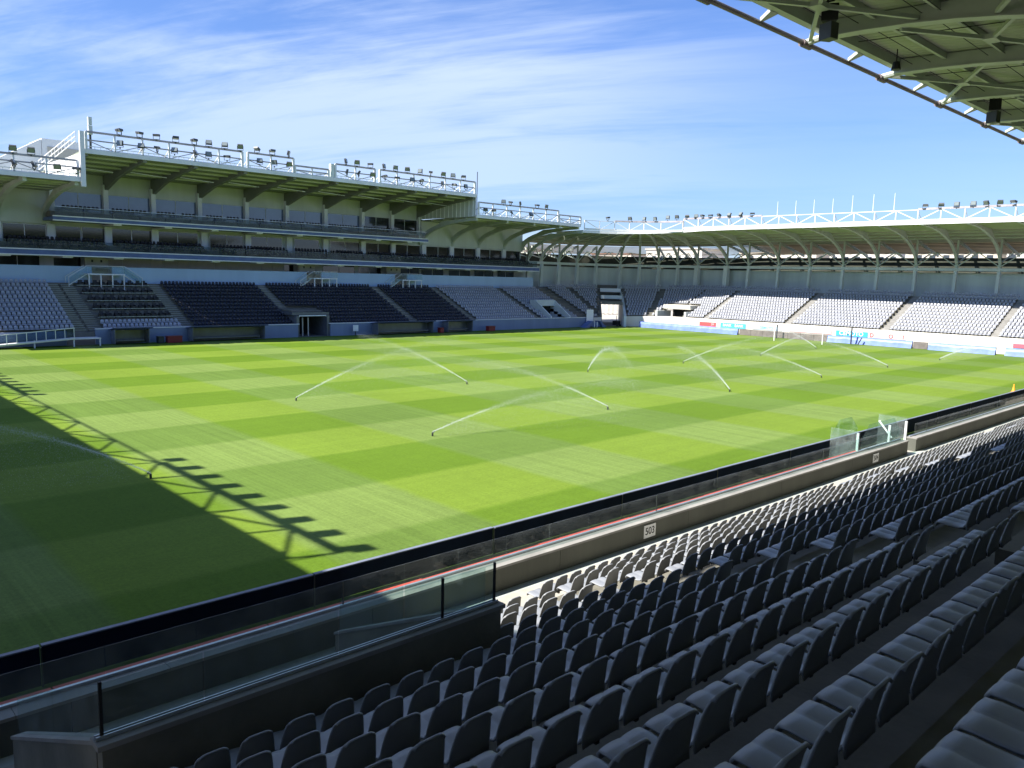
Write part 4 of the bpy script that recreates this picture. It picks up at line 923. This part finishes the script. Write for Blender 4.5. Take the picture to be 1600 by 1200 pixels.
MB().tube([(NG[0], NY0+.42, 15.79), (NG[-1], NY0+.42, 15.79)], .075, 10).build('edge_pipe', m_pipe, ns)
MB().box(NG[0], NG[-1], NY0-.25, NY0, 16.0, 16.32).build('roof_edge_beam', m_steel, ns)
dkz = lambda y: deckz(NY0-y, 16.35)
ys_ = [NY0, NY0-9, NY1-7.0]  # rear strip, out of view, extended to keep light off the seats
for a, b in zip(ys_, ys_[1:]):
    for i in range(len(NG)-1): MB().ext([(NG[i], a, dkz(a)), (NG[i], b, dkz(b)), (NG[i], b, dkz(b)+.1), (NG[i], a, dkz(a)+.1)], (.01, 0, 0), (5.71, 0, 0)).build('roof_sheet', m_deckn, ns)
for j in range(1, 9):
    y = NY0-1.75*j
    for i in range(len(NG)-1): MB().bar((NG[i]+.14, y, dkz(y)-.11), (NG[i+1]-.14, y, dkz(y)-.11), .1, .2).build('purlin', m_steel, ns)
for i in range(3, len(NG)-4):
    xm = NG[i]+2.86
    for yc in ((11.2, 6.0) if i % 2 else (8.6, 3.4)):
        z = dkz(yc)-.42
        for sx, sy_ in ((-1, -1), (1, 1), (-1, 1), (1, -1)):
            if (sx, sy_) == (1, 1) and i % 3 == 0: continue
            MB().bar((xm, yc, z), (xm+sx*2.7, yc+sy_*1.6, z-.02), .11, .11).build('bracing_strut', m_steel, ns)
        MB().box(xm-.3, xm+.3, yc-.18, yc+.18, z-.07, z+.07).build('bracing_plate', m_steel, ns)
    for yk in (11.8, 11.2, 9.4, 8.9): MB().tube([(NG[i]+.2, yk, dkz(yk)-.26), (NG[i+1]-.2, yk+.1, dkz(yk)-.26)], .014, 4).build('cable', m_black, ns)
    MB().tube([(xm-1, 12.2, dkz(12.2)-.24), (xm-.9, 8, dkz(8)-.24)], .014, 4).build('cable', m_black, ns)
def speaker(x, y, z, lab, nm='loudspeaker', s=.8):
    t = thing(nm, lab, 'loudspeaker', (x, y, z), 'loudspeakers under the near roof')
    for dz, ang in ((0, .5), (-.62*s, -.35)):
        c, q = cos(ang), sin(ang); p = [(-.16, -.28), (.26, -.20), (.26, .20), (-.16, .28)]
        MB().ext([(x+(u*c-v*q)*s, y+(u*q+v*c)*s, z+dz) for u, v in p], (0, 0, 0), (0, 0, .55*s)).build('cabinet', m_black if dz == 0 else m_dark, t)
    MB().bar((x-.2*s, y, z+.5*s), (x-.2*s, y, dkz(y)-.1), .04).bar((x-.2*s, y-.2, z+.6*s), (x-.2*s, y+.2, z+.6*s), .04).build('hanger', m_black, t)
speaker(22.4, 11.2, 15.60, 'pair of black loudspeakers hanging under the near roof edge, leftmost')
speaker(37.2, 11.3, 15.5, 'pair of dark loudspeakers under the near roof, nearer the right edge')
t = thing('hanging_lamp', 'small black lamp hanging from the roof bracing', 'lamp', (27.6, 11.4, 15.2)); MB().tube([(27.6, 11.4, 15.3), (27.6, 11.4, 15.55)], [.16, .10], 8).build('shade', m_black, t); MB().bar((27.6, 11.4, 15.55), (27.6, 11.4, 15.95), .03).build('stem', m_black, t)
MB().box(-14, 98, -8.2, -8.0, 0, 13.3).build('rear_wall', m_concd, ns); MB().box(-14, 98, -8.0, -2.9, 6.5, 6.8).build('rear_walkway', m_concd, ns)  # unseen wall carried up to the roof to shut out light from behind
for i in range(2): MB().box((-14.2, 98)[i], (-14, 98.2)[i], -8.2, 11.5, 0, 12.5).build('end_wall', m_concd, ns)
# ================================================================== LEFT END STAND (behind the left edge, casts the big shadow)
ls = thing('left_end_stand', 'end stand roof behind the left goal that shades the grass corner', 'grandstand', (-6, 50, 0))
XL = -3.7
roofL = MB(); roofL.ext([(XL, 0, 16.0), (XL-22, 0, 14), (XL-22, 0, 14.2), (XL, 0, 16.2)], (0, 12, 0), (0, 96, 0)); roofL.build('roof_deck', m_decky, ls)
MB().box(XL-.3, XL, 12, 96, 15.9, 16.35).build('roof_edge_beam', m_steelw, ls)
for n in range(13): MB().box(-8-.936*(n+1), -8-.936*n, 14, 92, 1+.416*n, 1.43+.416*n).build('terrace_step', m_conc, ls)
for i in range(15):
    y = 14+5.75*i; gm, fl, bk = girder((-18.2, y), (XL-.2, y), 10.5, 15.6, 16.15); gm.build('curved_rafter', m_steel, ls); MB().box(-18.5, -17.9, y-.3, y+.3, 0, 10.5).build('column', m_column, ls)
nodesL = [(XL, 25.9+2.93*i) for i in range(24)]
tl = truss('left_roof_truss', 'white roof truss over the left end stand casting its zigzag shadow on the grass', nodesL, 16.3, 18.0, rails=((0, 5), (13, 23)), lateral=(-1.2, 0), offs=0)
for i in range(9): floodlight((XL+.30, 26.0+1.85*i, 18.5), pi/2+random.uniform(-.15, .15), 'floodlight on the left end roof, %s from the near end' % od(i), 'floodlights on the left end roof', 15)
for i in range(13): floodlight((XL+.30, 64.0+1.85*i, 18.5), pi/2+random.uniform(-.15, .15), 'floodlight on the left end roof, %s in the far lamp group' % od(i), 'floodlights on the left end roof', 15)
# ================================================================== END TOUCHLINE: covered boards, goal, poles
def cover(y0, y1, lab, fold=True):
    t = thing('covered_board', lab, 'covered board', (114.6, (y0+y1)/2, 0), 'blue covered boards behind the goal')
    n = max(4, int(abs(y1-y0)/.45)); vs = []; fs = []
    for i in range(n+1):
        y = y0+(y1-y0)*i/n; w = random.uniform(-.05, .05)
        vs += [(114.35+w*1.5, y, .01), (114.5+w, y, .55+w), (114.58, y, 1.0+random.uniform(-.02, .02)), (114.85, y, 1.0), (114.9, y, .02)]
    for i in range(n):
        for j in range(4): fs.append((i*5+j, i*5+j+1, i*5+5+j+1, i*5+5+j))
    MB().add(vs, fs).build('tarpaulin', m_tarp, t, True)
    MB().box(114.62, 114.8, min(y0, y1)+.05, max(y0, y1)-.05, .02, .95).build('board', m_board, t)
cover(68.8, 88.6, 'blue tarpaulin over the boards left of the goal, under the corner seats'); cover(53.9, 42.0, 'blue tarpaulin over the boards just right of the goal'); cover(39.9, 31.8, 'blue tarpaulin over the boards near the right edge'); cover(30.7, 14.5, 'blue tarpaulin over the boards at the far right edge')
for y0, y1, lab in ((54.0, 68.6, 'bare brown boards directly behind the goal'), (40.0, 41.9, 'short bare board between two blue tarpaulins')):
    t = thing('bare_board', lab, 'board', (114.7, y0, 0)); k = max(1, round((y1-y0)/2))
    for i in range(k): MB().box(114.62, 114.8, y0+(y1-y0)*i/k+.02, y0+(y1-y0)*(i+1)/k-.02, .02, .97+random.uniform(-.02, .02)).build('panel', m_board, t)
gl_ = thing('goal', 'white goal frame without a net in front of the end stand', 'goal', (108.3, 55.35, 0))
for y in (51.69, 59.01): MB().tube([(108.3, y, 0), (108.3, y, 2.44)], .065, 10).build('post', m_goal, gl_)
MB().tube([(108.3, 51.62, 2.44), (108.3, 59.08, 2.44)], .065, 10).build('crossbar', m_goal, gl_)
for y in (51.69, 59.01): MB().tube([(108.3, y, 2.4), (109.2, y, 2.3)], .02, 6).build('net_stay', m_dark, gl_)
for y, h, lab in ((49.9, 2.4, 'thick dark net pole standing right of the goal'), (61.4, 2.2, 'dark net pole standing left of the goal')):
    o = MB().tube([(113.4, y, 0), (113.4, y, h)], .11, 8).build('net_pole', m_post); tag(o, lab, 'pole')
o = MB().bar((113.6, 49.0, 0), (113.9, 48.6, 1.0), .14).build('leaning_post', m_post); tag(o, 'short dark leaning post beside the net pole', 'post')
# advertising on the end wall
def adv(y0, y1, z0, z1, col, lab, words=None, tcol=(.8, .85, .9), size=.6):
    m_ = M('ad_'+lab[:6], col, .5, .08, 1); t = thing('wall_advert', lab, 'advertising board', (117.1, (y0+y1)/2, z0)); MB().box(117.12, 117.17, y0, y1, z0, z1).build('panel', m_, t)
    if words:
        for k, (wd, yy) in enumerate(words):
            o = inst('lettering', text_mesh(wd, size, 'lettering', M('ad_letters', tcol, .5, .05, 1), .01), t, (.0, yy-(y0+y1)/2, (z1-z0)/2)); o.rotation_euler = (pi/2, 0, -pi/2)
adv(74.6, 77.8, .85, 1.55, (.60, .09, .09), 'round edged red advert on the wall left of the goal', [('2M', 75.2)], (.85, .5, .5), .5)
adv(69.0, 73.7, .85, 1.65, (.08, .42, .70), 'bright blue advert on the wall left of the goal', [('BANK', 72.4), ('BANK', 70.2)], (.85, .9, .95), .6)
adv(62.6, 67.8, .95, 1.6, (.50, .62, .72), 'pale blue advert strip left of the goal', [('GEMOTO', 65.3)], (.2, .5, .6), .55)
adv(54.6, 61.4, .95, 1.55, (.68, .42, .42), 'pale pink advert strip behind the goal', None)
adv(49.2, 53.9, .9, 1.65, (.05, .40, .62), 'cyan advert reading CEMOTO right of the goal', [('CEMOTO', 51.6)], (.85, .9, .92), .85)
adv(43.9, 49.1, .9, 1.6, (.66, .52, .50), 'red and white advert strip right of the cyan one', [('D', 48.6), ('O', 45.9), ('I', 44.2)], (.65, .08, .08), .8)
adv(28.5, 30.6, .95, 1.45, (.62, .12, .16), 'plain red advert at the right edge of the end wall', None)
# corner flag / cone
t = thing('traffic_cone', 'small orange cone on the grass by the near touchline at the right', 'cone', (74.0, 18.95, 0))
MB().box(73.8, 74.2, 18.75, 19.15, .005, .05).build('base', m_orange, t); MB().tube([(74, 18.95, .05), (74, 18.95, .28), (74, 18.95, .30), (74, 18.95, .45), (74, 18.95, .7)], [.15, .1, .098, .07, .035], 10).build('body', m_orange, t)
# ------------------------------------------------------------------ sprinklers
JETS = [((25.0, 46.8), 356, 33.7, .46, 13), ((39.5, 46.9), 114, 27.5, .5, 10), ((25.1, 32.5), 344, 24, .37, 13), ((39.4, 32.7), 96, 25.3, .31, 13), ((54, 47.3), 233, 19.6, .56, 15), ((53.8, 32.7), 59, 21, .46, 10),
        ((68.4, 47.1), 311, 27, .5, 10), ((69.5, 33.0), 92, 22, .36, 11), ((84, 47.3), 333, 26.5, .51, 9), ((100.2, 48.6), 70, 20, .45, 8), ((84.8, 33.3), 103, 20.8, .45, 8), ((99.3, 33.2), 330, 20, .4, 6), ((10.9, 32.3), 168, 19.5, .6, 12)]
octv = np.array([(1, 0, 0), (-1, 0, 0), (0, 1, 0), (0, -1, 0), (0, 0, 1), (0, 0, -1)], float); octf = np.array([(0, 2, 4), (2, 1, 4), (1, 3, 4), (3, 0, 4), (2, 0, 5), (1, 2, 5), (3, 1, 5), (0, 3, 5)])
def droplets(P, R):
    V = (octv[None]*R[:, None, None]+P[:, None]).reshape(-1, 3); F = (octf[None]+6*np.arange(len(P))[:, None, None]).reshape(-1, 3)
    me = bpy.data.meshes.new('spray'); me.vertices.add(len(V)); me.vertices.foreach_set('co', V.astype(np.float32).ravel()); me.loops.add(F.size); me.loops.foreach_set('vertex_index', F.astype(np.int32).ravel())
    me.polygons.add(len(F)); me.polygons.foreach_set('loop_start', (3*np.arange(len(F))).astype(np.int32)); me.polygons.foreach_set('loop_total', np.full(len(F), 3, np.int32)); me.materials.append(m_water); me.update(calc_edges=True); return me
for i, ((x, y), az, R0, el, L) in enumerate(JETS):
    row = 'far row of heads' if y > 40 else 'near row of heads'; az = radians(az); L = min(L, R0*.97)
    k = sum(1 for j in JETS if (j[0][1] > 40) == (y > 40) and j[0][0] < x)
    t = thing('sprinkler', 'lawn sprinkler throwing a white jet, %s from the left, %s' % (od(k), row), 'sprinkler', (x, y, 0), 'sprinklers watering the pitch')
    MB().tube([(x, y, 0), (x, y, .16), (x, y, .2)], [.05, .05, .035], 8).tube([(x, y, .17), (x+.12*cos(az), y+.12*sin(az), .24)], .022, 6).build('pop_up_head', m_dark, t)
    def pos(r): return np.stack([x+r*cos(az), y+r*sin(az), .22+el*r*(1-r/R0)], -1)
    rr = np.linspace(.1, L*.25, 14); pp = pos(rr)
    MB().tube([tuple(p) for p in pp], [.009+.003*(q/L) for q in rr], 6).build('water_jet', m_water, t, True)
    N = 6500; r = rng.random(N)**1.05*L*.96; P = pos(r); s = .02+.014*r
    P += rng.normal(0, 1, (N, 3))*s[:, None]; R = (.004+.0065*rng.random(N))*(1.15-.6*r/L)
    N2 = 10500; r_ = (.12+.88*rng.random(N2)**.9)*L; Q = pos(r_); fall = rng.random(N2)**1.4; lat = rng.normal(0, 1, N2)*(.10+.09*r_*fall)
    Q[:, 0] += -lat*sin(az)-fall*.8*cos(az); Q[:, 1] += lat*cos(az)-fall*.8*sin(az); Q[:, 2] *= (1-fall); Q[:, 2] += .03
    R2_ = .003+.0055*rng.random(N2)
    o = inst('spray_droplets', droplets(np.concatenate([P, Q]), np.concatenate([R, R2_])), t); stuff(o)
# ------------------------------------------------------------------ town beyond the end stand
def house(x, y, w, d, h, lab, red=False, mat=m_house):
    t = thing('town_building', lab, 'building', (x, y, 0), 'town buildings beyond the end stand')
    MB().box(x, x+d, y-w/2, y+w/2, 0, h).build('wall', mat, t)
    MB().box(x-.4, x+d+.4, y-w/2-.4, y+w/2+.4, h+.01, h+.5).build('roof', m_housed if red else mat, t)
    wm_ = MB().box(-.06, 0, 0, 1.6, 0, 1.5).mesh('window', m_winfar)
    for zz in np.arange(3, h-1.5, 3.2):
        for yy in np.arange(y-w/2+1.5, y+w/2-2, 3.6): inst('window', wm_, t, Vector((x-.005, yy, zz))-WORLD[t.name])
HN = ['cream apartment block behind the end stand, leftmost', 'low red roofed house behind the corner', 'pale building second behind the end stand', 'wide cream block behind the goal', 'tall cream block behind the middle of the end stand', 'red roofed block right of the goal', 'pale block behind the right lamp group', 'cream block behind the right edge']
for i, (x, y, w, d, h) in enumerate(((215, 235, 26, 14, 19), (245, 205, 20, 14, 18), (240, 172, 24, 14, 19.5), (255, 140, 28, 14, 18.5), (250, 108, 22, 14, 20), (240, 80, 24, 12, 18), (235, 56, 18, 12, 19), (230, 34, 20, 12, 17.5))):
    house(x, y, w, d, h, HN[i], i % 3 == 1, m_house if i % 2 else m_endw)
hl = MB(); n = 60
pts = []
for i in range(n+1):
    a = radians(-30+150*i/n); Rr = 900; h = 24+10*sin(i*.37)+6*sin(i*.9+1); pts.append((Rr*cos(a), Rr*sin(a), h))
vs = []; fs = []
for i, (x, y, z) in enumerate(pts): vs += [(x*.8, y*.8, -.06), (x, y, z), (x*1.3, y*1.3, -.06)]
for i in range(n): fs += [(3*i, 3*i+1, 3*i+4, 3*i+3), (3*i+1, 3*i+2, 3*i+5, 3*i+4)]
o = hl.add(vs, fs).build('hills', M('hill_scrub', (.16, .15, .09), .9, .3, .01)); struct(o)
